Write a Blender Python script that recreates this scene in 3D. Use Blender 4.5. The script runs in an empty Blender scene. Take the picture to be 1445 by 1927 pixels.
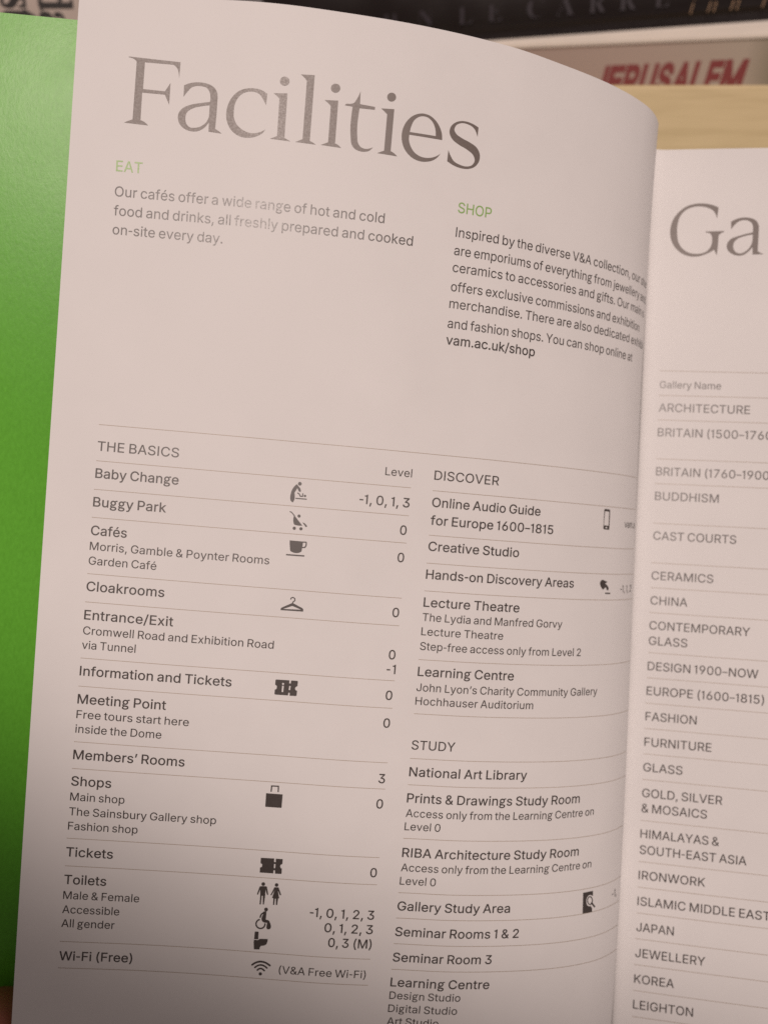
import bpy, bmesh, math, random
import numpy as np
from mathutils import Vector, Matrix
from mathutils.geometry import tessellate_polygon, delaunay_2d_cdt

random.seed(7)
S = bpy.context.scene
COL = S.collection
MM = 0.001

# ------------------------------------------------------------------ camera
PITCH = math.radians(21.0)
CAM_POS = Vector((0.0, 0.0, 1.30))
cam_d = bpy.data.cameras.new("camera")
cam = bpy.data.objects.new("camera", cam_d)
COL.objects.link(cam)
cam.location = CAM_POS
cam.rotation_euler = (math.radians(90) - PITCH, 0, 0)
cam_d.sensor_fit = 'HORIZONTAL'
cam_d.sensor_width = 36.0
cam_d.lens = 36.0 * 1480.0 / 1445.0
cam_d.clip_start = 0.005
cam_d.clip_end = 50.0
cam_d.dof.use_dof = True
cam_d.dof.focus_distance = 0.178
cam_d.dof.aperture_fstop = 12.0
S.camera = cam

# ------------------------------------------------------------------ light
world = bpy.data.worlds.new("World")
S.world = world
world.use_nodes = True
bg = world.node_tree.nodes["Background"]
bg.inputs[0].default_value = (1.0, 0.80, 0.74, 1)
bg.inputs[1].default_value = 0.205
# world gradient for the unseen room: fill added from the right, dimmer left
_n = world.node_tree
_tc = _n.nodes.new("ShaderNodeTexCoord"); _sx = _n.nodes.new("ShaderNodeSeparateXYZ"); _mr = _n.nodes.new("ShaderNodeMapRange")
for _i, _v in enumerate((-1.0, 1.0, 0.04, 0.26)): _mr.inputs[_i + 1].default_value = _v
_n.links.new(_tc.outputs["Generated"], _sx.inputs[0]); _n.links.new(_sx.outputs[0], _mr.inputs[0]); _n.links.new(_mr.outputs[0], bg.inputs[1])

def lamp(name, pos, target, power, radius, half_deg, blend, color):
    d = bpy.data.lights.new(name, 'SPOT')
    d.energy = power; d.shadow_soft_size = radius; d.color = color
    d.spot_size = math.radians(2 * half_deg); d.spot_blend = blend
    ob = bpy.data.objects.new(name, d); COL.objects.link(ob)
    ob.location = pos
    ob.rotation_euler = (Vector(target) - Vector(pos)).to_track_quat('-Z', 'Y').to_euler()
    return ob
# ceiling spot behind and above the reader; beam edge shaped to imitate a phone's shadow, lower left
LAMP_POS = CAM_POS + Vector((-0.15, -1.06, 0.80))
LAMP_AIM = CAM_POS + Vector((0.213, 0.321, 0.370))
lamp("ceiling_lamp", LAMP_POS, LAMP_AIM, 63.0, 0.015, 24.39, 0.215, (1.0, 0.83, 0.755))

S.view_settings.view_transform = 'Standard'
S.view_settings.look = 'None'
S.view_settings.exposure = 0.0
S.view_settings.gamma = 1.0
S.render.engine = 'CYCLES'
S.cycles.use_denoising = False
S.cycles.max_bounces = 6

# ------------------------------------------------------------------ data
# glyph outlines: advance, loops as x,y steps
FONT = {
 "A":[480,[[16,0,69,0,50,142,209,0,51,-142,68,0,-187,509,-75,0],[191,302,6,20,7,23,9,26,9,31,11,35,6,19,5,-18,11,-36,9,-30,8,-26,8,-23,7,-21,37,-103,-169,0]]],
 "B":[456,[[125,57,0,174,123,0,21,-2,20,-4,17,-7,14,-9,13,-12,9,-13,8,-15,4,-16,1,-16,-2,-22,-9,-19,-14,-16,-21,-13,-28,-7,-36,-3],[60,509,0,-509,187,0,37,2,33,6,27,10,24,13,18,17,14,19,10,21,6,23,2,25,-2,25,-5,23,-9,19,-11,17,-13,14,-15,11,-16,9,-16,6,-16,2,0,5,14,5,14,6,13,8,12,9,10,12,9,13,6,16,4,17,1,21,-2,24,-6,23,-9,21,-14,19,-17,16,-21,14,-25,10,-30,6,-33,2],[125,452,115,0,30,-3,24,-7,19,-13,13,-17,7,-19,3,-21,-1,-17,-5,-15,-7,-14,-9,-12,-12,-10,-14,-8,-15,-6,-17,-3,-18,-2,-113,0]]],
 "C":[510,[[70,115,22,-36,27,-30,31,-24,36,-18,39,-10,42,-4,26,1,24,4,24,7,22,8,20,11,19,14,18,15,15,18,13,20,11,21,8,23,6,25,-65,0,-4,-16,-7,-16,-8,-14,-9,-12,-11,-12,-12,-9,-13,-9,-14,-7,-15,-5,-15,-4,-16,-2,-17,-1,-30,3,-27,7,-26,13,-23,18,-20,23,-16,28,-12,32,-7,36,-3,41,3,41,7,37,12,32,16,27,20,23,23,18,25,13,28,8,30,3,17,-1,16,-2,15,-4,15,-5,14,-7,13,-9,12,-10,11,-11,9,-12,8,-15,7,-15,4,-17,65,0,-6,25,-8,24,-11,21,-13,20,-16,18,-17,15,-19,14,-21,11,-22,8,-23,7,-24,3,-26,2,-42,-4,-39,-11,-36,-17,-31,-25,-27,-30,-22,-36,-17,-41,-9,-47,-4,-51,4,-51,9,-46]]],
 "D":[502,[[60,509,0,-509,159,0,49,3,44,11,39,17,33,23,27,29,22,36,16,40,9,46,4,50,-4,51,-9,45,-16,40,-21,35,-27,29,-32,23,-38,17,-42,10,-48,4],[215,57,-90,0,0,395,96,0,37,-3,33,-8,29,-13,24,-18,20,-22,15,-27,11,-32,7,-35,2,-39,-2,-39,-7,-35,-11,-32,-16,-27,-20,-23,-25,-18,-30,-13,-34,-8]]],
 "E":[419,[[125,57,0,172,230,0,0,57,-230,0,0,166,247,0,0,57,-312,0,0,-509,315,0,0,57]]],
 "F":[410,[[60,0,65,0,0,221,221,0,0,57,-221,0,0,174,244,0,0,57,-309,0]]],
 "G":[520,[[91,79,27,-30,31,-24,36,-18,40,-10,44,-4,39,3,36,9,33,14,29,19,25,24,20,29,15,33,9,36,3,40,0,56,-195,0,0,-57,132,0,-2,-26,-6,-26,-11,-24,-14,-21,-17,-17,-20,-14,-23,-10,-26,-6,-27,-2,-31,3,-28,7,-26,13,-23,19,-20,22,-16,28,-12,32,-7,36,-3,41,3,41,7,37,12,32,16,28,19,22,23,18,26,13,27,8,29,3,18,-1,17,-2,30,-10,14,-7,12,-9,12,-10,10,-11,9,-13,8,-14,7,-14,6,-16,66,0,-6,24,-8,22,-11,21,-13,20,-15,17,-18,16,-19,14,-21,11,-23,10,-24,6,-25,4,-26,2,-42,-4,-39,-11,-35,-17,-32,-25,-26,-30,-22,-36,-16,-41,-10,-47,-3,-51,3,-51,10,-46,16,-41]]],
 "H":[517,[[60,0,65,0,0,232,267,0,0,-232,65,0,0,509,-65,0,0,-220,-267,0,0,220,-65,0]]],
 "J":[396,[[33,173,0,-28,5,-45,14,-37,23,-30,31,-22,37,-13,42,-5,42,5,36,13,31,22,24,30,14,37,4,45,0,364,-64,0,0,-364,-3,-28,-8,-24,-13,-19,-18,-13,-21,-8,-24,-3,-25,3,-21,8,-17,13,-14,19,-8,24,-2,28,0,28]]],
 "K":[467,[[60,509,0,-509,65,0,0,167,73,78,174,-245,77,0,-206,289,205,220,-84,0,-152,-165,-13,-13,-12,-14,-13,-14,-12,-14,-11,-14,-12,-14,-11,-15,-4,-5,1,93,0,175]]],
 "L":[393,[[60,509,0,-509,301,0,0,57,-236,0,0,452]]],
 "M":[628,[[121,342,0,44,-1,15,0,36,4,-13,10,-32,6,-16,5,-15,10,-28,4,-12,4,-11,4,-10,3,-9,116,-291,56,0,114,291,3,9,4,10,4,12,10,26,15,45,6,16,5,16,4,11,-1,-8,0,-30,-1,-15,0,-43,-1,-13,0,-327,64,0,0,509,-92,0,-124,-322,-3,-8,-3,-10,-4,-11,-8,-24,-12,-39,-4,-12,-3,-10,-4,11,-12,39,-12,36,-3,11,-4,9,-3,8,-125,322,-92,0,0,-509,62,0,0,328]]],
 "N":[523,[[121,406,-1,23,0,2,3,-6,13,-23,12,-21,11,-18,9,-17,9,-15,9,-14,8,-14,8,-13,185,-290,76,0,0,509,-64,0,0,-367,1,-16,2,-36,1,-13,-7,13,-8,17,-9,15,-8,15,-8,14,-8,12,-6,11,-6,9,-207,326,-76,0,0,-509,65,0,0,313,-1,15,0,17,-1,18,-1,21]]],
 "O":[533,[[53,157,17,-42,22,-36,27,-30,31,-24,36,-18,39,-10,42,-4,42,4,39,10,36,18,31,24,27,30,22,36,16,42,10,46,3,51,-3,51,-10,47,-16,41,-22,36,-27,30,-31,25,-36,17,-39,11,-42,4,-42,-4,-39,-11,-36,-17,-31,-25,-27,-30,-22,-36,-17,-41,-9,-47,-4,-51,4,-51],[125,144,-12,32,-7,37,-3,41,3,41,7,37,12,32,17,28,19,23,23,18,26,12,27,8,30,3,29,-3,28,-7,25,-13,23,-18,20,-23,16,-27,12,-33,8,-37,2,-41,-2,-41,-8,-37,-12,-32,-16,-28,-20,-22,-23,-18,-25,-13,-28,-8,-29,-2,-30,2,-27,8,-26,13,-23,18,-19,23]]],
 "P":[445,[[60,0,65,0,0,186,110,0,37,2,33,7,27,12,24,16,19,20,15,22,10,26,7,27,2,30,-2,29,-7,27,-10,26,-15,22,-19,19,-24,16,-27,12,-33,7,-37,3,-175,0],[257,244,-24,-2,-108,0,0,210,107,0,25,-1,22,-5,18,-7,15,-11,12,-12,9,-14,6,-17,4,-18,1,-19,-1,-20,-4,-18,-6,-16,-9,-15,-12,-13,-15,-10,-18,-8]]],
 "R":[449,[[60,0,65,0,0,198,111,0,10,1,107,-199,75,0,-114,209,19,8,23,15,20,18,14,21,11,25,6,27,2,29,-2,29,-6,27,-11,25,-14,22,-20,18,-23,16,-28,11,-32,6,-37,3,-176,0],[258,256,-24,-1,-109,0,0,197,108,0,25,-1,21,-5,19,-6,15,-10,12,-11,9,-14,6,-16,4,-18,1,-19,-1,-19,-4,-17,-6,-16,-9,-13,-12,-11,-15,-9,-18,-7]]],
 "S":[447,[[64,60,17,-20,21,-17,26,-14,28,-10,32,-6,36,-2,37,2,33,7,29,11,26,14,21,18,16,21,13,23,7,25,2,27,-1,22,-5,19,-7,18,-11,15,-12,13,-13,12,-15,10,-32,16,-17,6,-16,5,-15,4,-52,14,-14,4,-14,5,-15,6,-14,7,-13,9,-11,10,-9,11,-5,14,-2,17,2,15,4,14,8,13,10,12,13,10,15,8,18,6,19,3,21,2,29,-3,26,-7,22,-12,18,-16,12,-19,5,-24,64,0,-3,25,-8,24,-13,22,-17,19,-20,16,-24,14,-27,10,-30,6,-32,2,-32,-2,-30,-6,-27,-10,-25,-14,-21,-16,-17,-20,-13,-23,-8,-25,-2,-28,4,-31,11,-28,19,-24,26,-20,33,-16,39,-14,61,-17,18,-5,17,-6,16,-6,14,-8,12,-8,10,-10,8,-11,4,-14,2,-15,-2,-17,-6,-16,-9,-14,-12,-13,-14,-10,-17,-9,-19,-6,-21,-4,-22,-1,-20,1,-19,3,-19,6,-16,7,-14,10,-13,12,-9,14,-6,16,-4,19,-66,0,4,-28,9,-26]]],
 "T":[449,[[32,509,0,-57,161,0,0,-452,64,0,0,452,160,0,0,57]]],
 "U":[517,[[60,173,3,-33,8,-32,14,-28,18,-25,23,-22,28,-18,32,-13,34,-8,39,-2,38,2,35,8,31,13,28,18,23,22,19,25,13,28,8,32,3,33,0,336,-64,0,0,-331,-2,-23,-6,-22,-8,-20,-13,-18,-15,-15,-18,-12,-22,-9,-24,-6,-26,-1,-27,1,-24,6,-21,9,-18,12,-16,15,-12,18,-9,20,-6,22,-2,23,0,331,-64,0]]],
 "V":[480,[[199,187,-7,19,-108,303,-68,0,188,-509,74,0,185,509,-68,0,-105,-303,-7,-19,-7,-22,-9,-27,-10,-31,-15,-54,-6,18,-11,35,-10,31,-8,27]]],
 "W":[686,[[16,509,139,-509,75,0,88,323,12,48,5,24,8,40,3,-18,5,-26,6,-23,5,-23,6,-22,87,-323,75,0,140,509,-67,0,-80,-313,-8,-34,-5,-17,-4,-17,-3,-17,-4,-17,-4,-18,-2,-13,-3,13,-4,18,-24,102,-82,313,-74,0,-82,-313,-4,-17,-5,-17,-12,-51,-3,-17,-4,-18,-3,-15,-3,15,-3,18,-12,51,-3,17,-5,17,-4,17,-81,313]]],
 "Y":[472,[[16,509,187,-301,0,-208,65,0,0,208,187,301,-74,0,-101,-165,-20,-34,-9,-17,-9,-18,-6,-13,-5,12,-9,18,-9,17,-10,18,-11,17,-101,165]]],
 "a":[389,[[60,29,16,-14,18,-10,21,-8,22,-4,23,-2,21,2,18,3,16,5,14,7,13,8,10,9,8,9,7,9,5,9,5,0,0,-52,60,0,0,251,-2,27,-5,23,-8,19,-10,16,-12,14,-14,10,-15,9,-16,6,-16,4,-16,3,-15,2,-14,0,-21,-1,-20,-3,-20,-5,-19,-7,-19,-10,-16,-12,-15,-15,-13,-18,-10,-22,59,-17,4,9,6,9,8,9,9,8,10,7,12,6,14,5,15,3,18,1,16,-1,15,-3,13,-5,11,-7,9,-8,7,-10,5,-12,3,-13,1,-15,0,-2,-2,-9,-3,-6,-6,-5,-8,-4,-10,-2,-13,-2,-16,-2,-18,-2,-22,-3,-17,-3,-36,-6,-17,-5,-16,-6,-14,-7,-14,-9,-11,-10,-10,-13,-7,-15,-4,-18,-2,-20,2,-24,6,-21,10,-18],[109,64,-7,8,-6,10,-3,11,-1,12,1,13,4,12,6,9,9,8,10,6,12,6,13,4,14,3,21,3,18,2,10,2,11,1,30,6,16,4,5,3,4,3,0,-52,-2,-16,-4,-14,-7,-15,-9,-13,-12,-12,-14,-9,-17,-8,-19,-4,-22,-2,-14,1,-14,2,-12,4,-11,5]]],
 "b":[424,[[53,0,59,0,0,59,6,0,5,-9,7,-9,8,-10,9,-10,12,-9,13,-8,17,-7,19,-4,21,-1,31,2,28,9,25,13,23,18,19,23,15,27,11,32,7,35,2,38,-2,38,-7,34,-11,32,-16,27,-19,22,-22,19,-26,13,-28,8,-30,2,-22,-1,-19,-4,-17,-6,-13,-9,-11,-9,-10,-9,-7,-10,-7,-9,-5,-8,-4,0,0,190,-61,0],[114,162,-1,27,1,27,4,25,7,22,9,19,13,17,14,13,17,10,20,6,22,2,23,-2,19,-6,18,-11,15,-13,12,-17,9,-20,7,-22,4,-24,1,-26,-1,-26,-4,-24,-7,-22,-10,-20,-12,-17,-15,-14,-17,-11,-20,-6,-22,-2,-22,2,-19,6,-17,10,-15,13,-12,17,-10,20,-7,23]]],
 "c":[396,[[56,85,16,-27,21,-23,24,-19,27,-13,30,-8,33,-3,19,1,18,2,17,4,16,6,15,7,14,9,13,11,12,11,10,13,9,14,7,16,6,16,-59,15,-3,-10,-4,-9,-5,-9,-7,-9,-6,-7,-8,-7,-9,-6,-9,-5,-10,-3,-11,-3,-12,-2,-13,-1,-23,3,-21,6,-18,11,-15,14,-12,17,-10,20,-6,22,-4,24,-2,24,2,25,4,24,6,22,10,20,12,18,15,14,18,11,21,7,23,2,13,-1,11,-1,11,-3,10,-4,18,-10,8,-7,6,-7,6,-8,5,-8,5,-9,3,-10,59,15,-6,16,-7,15,-9,14,-10,13,-12,11,-13,10,-14,8,-15,7,-16,6,-17,4,-17,3,-19,0,-33,-2,-30,-8,-27,-14,-24,-19,-21,-23,-16,-27,-12,-31,-7,-35,-3,-38,3,-37,7,-34]]],
 "d":[424,[[43,116,12,-32,15,-27,19,-23,22,-18,26,-13,28,-9,30,-2,22,1,19,4,16,7,14,8,11,9,10,10,8,10,12,18,6,0,0,-59,59,0,0,509,-61,0,0,-190,-5,0,-5,8,-6,9,-8,10,-9,9,-11,9,-14,9,-16,6,-19,4,-22,1,-31,-2,-28,-8,-25,-13,-23,-19,-19,-22,-15,-27,-12,-32,-7,-34,-2,-38,2,-38],[109,117,-7,22,-4,24,-2,26,2,26,4,24,6,22,10,20,12,17,15,13,17,11,20,6,23,2,22,-2,19,-6,17,-10,15,-13,12,-17,10,-19,6,-22,4,-25,2,-27,-2,-27,-4,-24,-7,-23,-9,-20,-12,-17,-15,-13,-17,-10,-20,-6,-21,-2,-23,2,-20,6,-17,11,-15,14,-12,17]]],
 "e":[404,[[37,150,7,-34,12,-31,16,-27,20,-23,25,-19,28,-13,32,-8,35,-3,25,1,24,4,22,7,19,10,18,12,15,13,13,16,10,17,7,19,-59,14,-6,-12,-6,-11,-9,-9,-9,-8,-11,-7,-11,-5,-13,-4,-14,-2,-15,-1,-22,2,-21,5,-18,8,-16,12,-14,15,-11,18,-8,21,-4,24,-1,18,274,0,0,25,-1,33,-5,29,-8,26,-10,23,-13,19,-15,17,-16,14,-18,11,-19,8,-20,6,-20,3,-21,1,-33,-2,-30,-9,-27,-14,-24,-19,-20,-23,-16,-27,-11,-32,-8,-34,-2,-37],[96,221,1,10,5,20,7,19,10,16,12,15,15,12,18,10,19,5,22,2,22,-2,19,-5,17,-9,14,-13,11,-15,10,-17,6,-21,4,-22,0,-5]]],
 "f":[254,[[154,460,10,8,14,4,17,2,7,0,7,-1,6,-1,5,-1,4,-1,3,-2,16,53,-5,2,-7,2,-9,2,-10,2,-11,1,-14,0,-18,-1,-17,-4,-17,-6,-15,-9,-13,-11,-11,-13,-9,-16,-5,-18,-1,-20,0,-53,-75,0,0,-52,75,0,0,-327,61,0,0,327,86,0,0,52,-86,0,0,40,1,16,4,14]]],
 "g":[408,[[44,-94,52,-36,94,-14,94,16,54,38,18,54,-11,52,-45,36,-70,18,-80,6,-38,12,-18,18,4,24,14,14,18,-12,37,-11,38,0,37,11,33,21,25,29,16,34,6,38,-6,38,-16,34,-4,4,22,16,32,4,40,0,0,50,-45,0,-45,-12,-32,-29,-26,17,-37,11,-38,0,-37,-11,-33,-21,-25,-29,-16,-34,-6,-38,6,-38,16,-34,19,-22,-35,-36,-10,-40,14,-36,32,-28,-40,-30,-18,-38],[106,-72,-14,28,12,34,36,26,100,-8,44,-12,14,-30,-10,-30,-38,-24,-56,-8,-46,6],[154,327,21,6,22,0,21,-6,18,-13,15,-17,9,-20,3,-23,-3,-23,-9,-20,-15,-17,-18,-13,-21,-6,-22,0,-21,6,-18,13,-15,17,-9,20,-3,23,3,23,9,20,15,17]]],
 "h":[410,[[53,509,0,-509,61,0,0,227,1,21,4,18,7,17,10,14,11,11,14,9,15,7,16,4,18,1,25,-3,21,-8,17,-14,13,-18,7,-23,3,-28,0,-235,61,0,0,240,-2,31,-5,27,-9,23,-13,19,-15,16,-18,13,-20,8,-23,6,-25,1,-27,-2,-25,-8,-23,-12,-20,-18,-16,-25,-2,-5,0,195]]],
 "i":[167,[[43,494,-2,-11,2,-11,4,-9,7,-8,9,-7,10,-4,11,-1,11,1,10,4,9,7,7,8,4,9,1,11,-1,11,-4,10,-7,8,-9,6,-10,4,-11,2,-11,-2,-10,-4,-9,-6,-7,-8],[53,379,0,-379,61,0,0,379]]],
 "j":[167,[[-10,-143,14,0,23,2,20,4,18,8,15,10,12,13,10,16,6,18,4,20,2,22,0,409,-61,0,0,-408,-2,-17,-4,-15,-7,-11,-9,-8,-13,-5,-16,-2,-12,0],[62,518,-9,-6,-6,-8,-5,-10,-1,-11,1,-11,5,-9,6,-8,9,-7,10,-4,11,-1,12,1,10,4,9,7,6,8,5,9,1,11,-1,11,-5,10,-6,8,-9,6,-10,4,-12,2,-11,-2]]],
 "k":[381,[[53,0,61,0,0,141,40,37,140,-178,78,0,-171,216,159,163,-76,0,-163,-167,-7,0,0,297,-61,0]]],
 "m":[610,[[53,0,61,0,0,238,1,19,4,17,7,15,9,13,10,10,13,8,13,6,14,3,14,1,21,-2,18,-6,15,-11,12,-14,7,-17,2,-20,0,-260,61,0,0,247,1,16,4,14,5,13,8,12,10,10,11,8,13,6,15,3,17,1,19,-1,18,-6,17,-10,12,-15,8,-19,3,-25,0,-254,61,0,0,255,-2,28,-5,24,-9,21,-12,18,-15,15,-17,11,-19,8,-20,5,-21,1,-20,-1,-19,-4,-17,-6,-17,-9,-14,-10,-13,-13,-11,-14,-8,-17,-1,-3,-3,11,-11,22,-16,19,-19,14,-23,8,-26,3,-16,-1,-16,-3,-15,-6,-14,-8,-14,-10,-12,-12,-10,-15,-8,-17,-2,-6,0,71,-59,0]]],
 "n":[410,[[53,0,61,0,0,227,1,21,4,18,7,17,10,14,11,11,14,9,15,7,16,4,18,1,25,-3,21,-8,17,-14,13,-18,7,-23,3,-28,0,-235,61,0,0,240,-2,31,-5,27,-9,23,-13,19,-15,16,-18,13,-20,8,-23,6,-25,1,-27,-2,-25,-8,-23,-12,-20,-18,-16,-25,-4,-9,0,69,-59,0]]],
 "o":[415,[[44,116,12,-31,16,-27,21,-23,24,-19,27,-13,30,-8,33,-3,34,3,30,8,28,13,24,19,20,23,16,27,12,31,8,34,2,37,-2,38,-8,35,-12,31,-16,27,-20,23,-24,19,-28,14,-30,8,-34,2,-33,-2,-30,-8,-27,-14,-24,-19,-21,-23,-16,-27,-12,-31,-7,-35,-3,-38,3,-37],[108,117,-6,22,-4,24,-2,24,2,25,4,24,6,22,10,20,12,18,15,14,18,11,21,7,23,2,24,-2,21,-7,18,-11,15,-14,13,-18,9,-20,7,-22,4,-24,1,-25,-1,-24,-4,-24,-7,-22,-9,-20,-13,-17,-15,-14,-18,-11,-21,-6,-24,-3,-23,3,-21,6,-18,11,-15,14,-12,17]]],
 "p":[424,[[112,319,0,60,-59,0,0,-522,61,0,0,202,4,0,12,-18,8,-10,9,-10,12,-9,14,-8,16,-7,19,-4,21,-1,31,2,28,9,25,13,23,18,19,23,15,27,11,32,7,35,2,38,-2,38,-7,34,-11,32,-16,27,-19,22,-22,19,-26,13,-28,8,-30,2,-22,-1,-19,-4,-17,-6,-13,-9,-11,-9,-10,-9,-7,-10,-7,-9,-5,-8],[114,162,-1,27,1,27,4,25,7,22,9,19,13,17,14,13,17,10,20,6,22,2,23,-2,19,-6,18,-11,15,-13,12,-17,9,-20,7,-22,4,-24,1,-26,-1,-26,-4,-24,-7,-22,-10,-20,-12,-17,-15,-14,-17,-11,-20,-6,-22,-2,-22,2,-19,6,-17,10,-15,13,-12,17,-10,20,-7,23]]],
 "r":[259,[[112,321,0,58,-59,0,0,-379,61,0,0,237,1,17,4,15,7,15,9,12,11,10,13,9,15,6,16,3,17,2,8,0,8,-1,7,-1,6,0,5,-1,2,-1,0,62,-14,0,-6,1,-10,0,-22,-2,-20,-6,-19,-10,-15,-13,-13,-15,-9,-18]]],
 "s":[365,[[62,38,14,-14,17,-12,19,-9,21,-6,24,-4,25,-1,28,1,26,5,24,8,21,12,17,13,14,16,11,18,6,20,2,22,-3,24,-8,22,-14,18,-19,16,-26,13,-32,9,-57,14,-20,6,-16,6,-12,8,-9,10,-5,11,-1,13,2,15,8,13,12,12,16,9,19,5,21,2,23,-2,18,-6,15,-9,11,-12,8,-13,6,-14,56,13,-6,18,-9,16,-10,15,-13,13,-15,11,-17,9,-20,7,-22,4,-25,1,-26,-1,-24,-5,-22,-8,-20,-10,-16,-13,-14,-15,-10,-18,-6,-19,-2,-21,3,-25,8,-22,14,-19,20,-16,26,-12,31,-10,63,-15,17,-5,14,-6,11,-8,8,-10,4,-11,2,-12,-3,-15,-7,-14,-14,-12,-17,-9,-21,-6,-25,-2,-21,2,-19,5,-17,8,-13,12,-10,15,-7,20,-58,-13,5,-21,9,-19]]],
 "t":[227,[[156,51,-12,4,-8,6,-6,9,-3,13,-1,15,0,229,78,0,0,52,-78,0,0,92,-61,0,0,-92,-59,0,0,-52,59,0,0,-234,3,-29,9,-23,15,-20,21,-14,25,-8,30,-3,8,0,8,1,8,0,8,1,7,2,6,2,-11,52,-5,-1,-12,-2,-5,-1,-10,0]]],
 "u":[410,[[53,379,0,-240,1,-30,6,-27,9,-23,13,-20,15,-16,18,-12,20,-9,23,-5,24,-2,27,2,25,8,23,12,20,18,17,25,4,10,0,-70,59,0,0,379,-61,0,0,-226,-1,-21,-5,-19,-7,-16,-9,-14,-11,-12,-14,-9,-15,-7,-16,-4,-18,-1,-25,3,-21,8,-17,14,-13,19,-8,23,-2,27,0,235]]],
 "v":[389,[[173,132,-8,23,-81,224,-67,0,146,-379,63,0,145,379,-66,0,-81,-224,-8,-23,-7,-22,-12,-46,-2,-7,-2,7,-6,23,-7,23]]],
 "w":[567,[[133,214,-46,165,-64,0,115,-379,61,0,49,172,5,17,10,36,4,18,5,19,5,18,4,19,2,10,3,-10,5,-19,4,-18,5,-19,5,-18,4,-18,5,-18,5,-17,49,-172,61,0,116,379,-65,0,-46,-165,-7,-25,-7,-26,-7,-28,-7,-29,-7,-31,-2,-9,-2,9,-7,31,-6,30,-7,27,-7,26,-6,25,-46,165,-64,0,-46,-165,-7,-25,-7,-26,-6,-28,-7,-30,-7,-31,-2,-9,-2,10,-7,32,-7,30,-7,27,-7,26]]],
 "x":[379,[[147,306,-47,73,-71,0,126,-184,-134,-195,70,0,57,85,12,18,10,17,8,16,9,16,2,4,2,-4,18,-32,10,-17,12,-18,56,-85,71,0,-134,192,128,187,-70,0,-49,-73,-11,-19,-11,-17,-9,-17,-8,-16,-3,-5,-3,5,-9,16,-9,17,-11,17]]],
 "y":[389,[[47,-139,5,-1,5,-2,16,-2,9,-1,9,0,18,1,16,3,14,5,14,8,12,9,12,12,10,14,9,16,8,19,167,437,-66,0,-81,-224,-8,-23,-7,-22,-7,-23,-6,-23,-2,-6,-1,6,-6,23,-7,22,-7,23,-8,23,-81,224,-67,0,146,-380,-12,-35,-6,-15,-7,-13,-8,-10,-8,-7,-9,-5,-9,-3,-10,-1,-11,1,-12,2,-10,1]]],
 "z":[380,[[42,46,0,-46,297,0,0,56,-213,0,0,4,207,271,0,48,-285,0,0,-56,206,0,0,-3]]],
 "é":[404,[[37,150,7,-34,12,-31,16,-27,20,-23,25,-19,28,-13,32,-8,35,-3,25,1,24,4,22,7,19,10,18,12,15,13,13,16,10,17,7,19,-59,14,-6,-12,-6,-11,-9,-9,-9,-8,-11,-7,-11,-5,-13,-4,-14,-2,-15,-1,-22,2,-21,5,-18,8,-16,12,-14,15,-11,18,-8,21,-4,24,-1,18,274,0,0,25,-1,33,-5,29,-8,26,-10,23,-13,19,-15,17,-16,14,-18,11,-19,8,-20,6,-20,3,-21,1,-33,-2,-30,-9,-27,-14,-24,-19,-20,-23,-16,-27,-11,-32,-8,-34,-2,-37],[96,221,1,10,5,20,7,19,10,16,12,15,15,12,18,10,19,5,22,2,22,-2,19,-5,17,-9,14,-13,11,-15,10,-17,6,-21,4,-22,0,-5],[225,529,-48,-100,50,0,66,100]]],
 "0":[453,[[57,155,12,-42,16,-36,20,-29,25,-24,28,-17,33,-10,36,-4,36,4,32,10,28,17,25,24,20,29,16,36,12,42,7,47,2,52,-2,52,-7,47,-12,42,-16,36,-20,30,-25,23,-28,18,-33,10,-35,4,-36,-4,-32,-10,-29,-18,-24,-23,-21,-30,-16,-36,-12,-42,-7,-47,-2,-52,2,-52],[123,144,-8,32,-4,37,-2,41,2,41,4,37,8,33,11,28,13,23,16,19,19,14,21,8,24,3,23,-3,21,-8,19,-14,16,-19,14,-23,10,-28,8,-33,4,-37,2,-41,-2,-41,-4,-37,-8,-32,-10,-28,-14,-24,-16,-18,-19,-14,-21,-8,-23,-2,-24,2,-21,8,-19,14,-16,18,-13,24]]],
 "2":[453,[[64,47,0,-47,325,0,0,57,-236,0,0,3,114,120,27,29,23,26,19,24,15,21,12,19,8,19,6,18,3,18,1,18,-2,26,-7,25,-11,22,-15,20,-18,17,-22,15,-25,10,-27,6,-29,3,-29,-3,-28,-6,-25,-11,-22,-14,-19,-18,-16,-22,-11,-24,-7,-27,-2,-29,61,0,1,19,4,17,7,15,9,14,11,11,13,9,16,7,17,4,19,2,17,-2,17,-3,15,-6,14,-8,11,-10,10,-12,7,-14,4,-16,1,-18,-1,-15,-3,-15,-5,-14,-8,-15,-9,-14,-12,-16,-14,-16,-16,-18,-18,-19]]],
 "3":[453,[[108,22,25,-12,26,-9,29,-6,30,-2,33,2,30,7,28,10,24,15,21,18,16,21,13,24,7,26,3,29,-2,28,-8,25,-12,24,-17,22,-21,18,-25,14,-29,10,-32,4,-26,-1,151,172,0,48,-302,0,0,-57,218,0,0,-4,-131,-149,0,-51,44,0,28,-2,25,-5,21,-7,17,-11,14,-12,10,-15,7,-16,5,-17,1,-18,-1,-20,-5,-17,-8,-15,-11,-13,-13,-11,-16,-8,-17,-6,-19,-4,-20,-1,-19,1,-18,3,-17,5,-15,7,-13,10,-11,11,-8,13,-6,15,-3,17,-65,0,4,-28,9,-25,13,-22,18,-19]]],
 "4":[453,[[40,158,0,-53,242,0,0,-105,61,0,0,105,70,0,0,58,-70,0,0,155,-61,0,0,-155,-173,0,0,3,202,343,-64,0]]],
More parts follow.
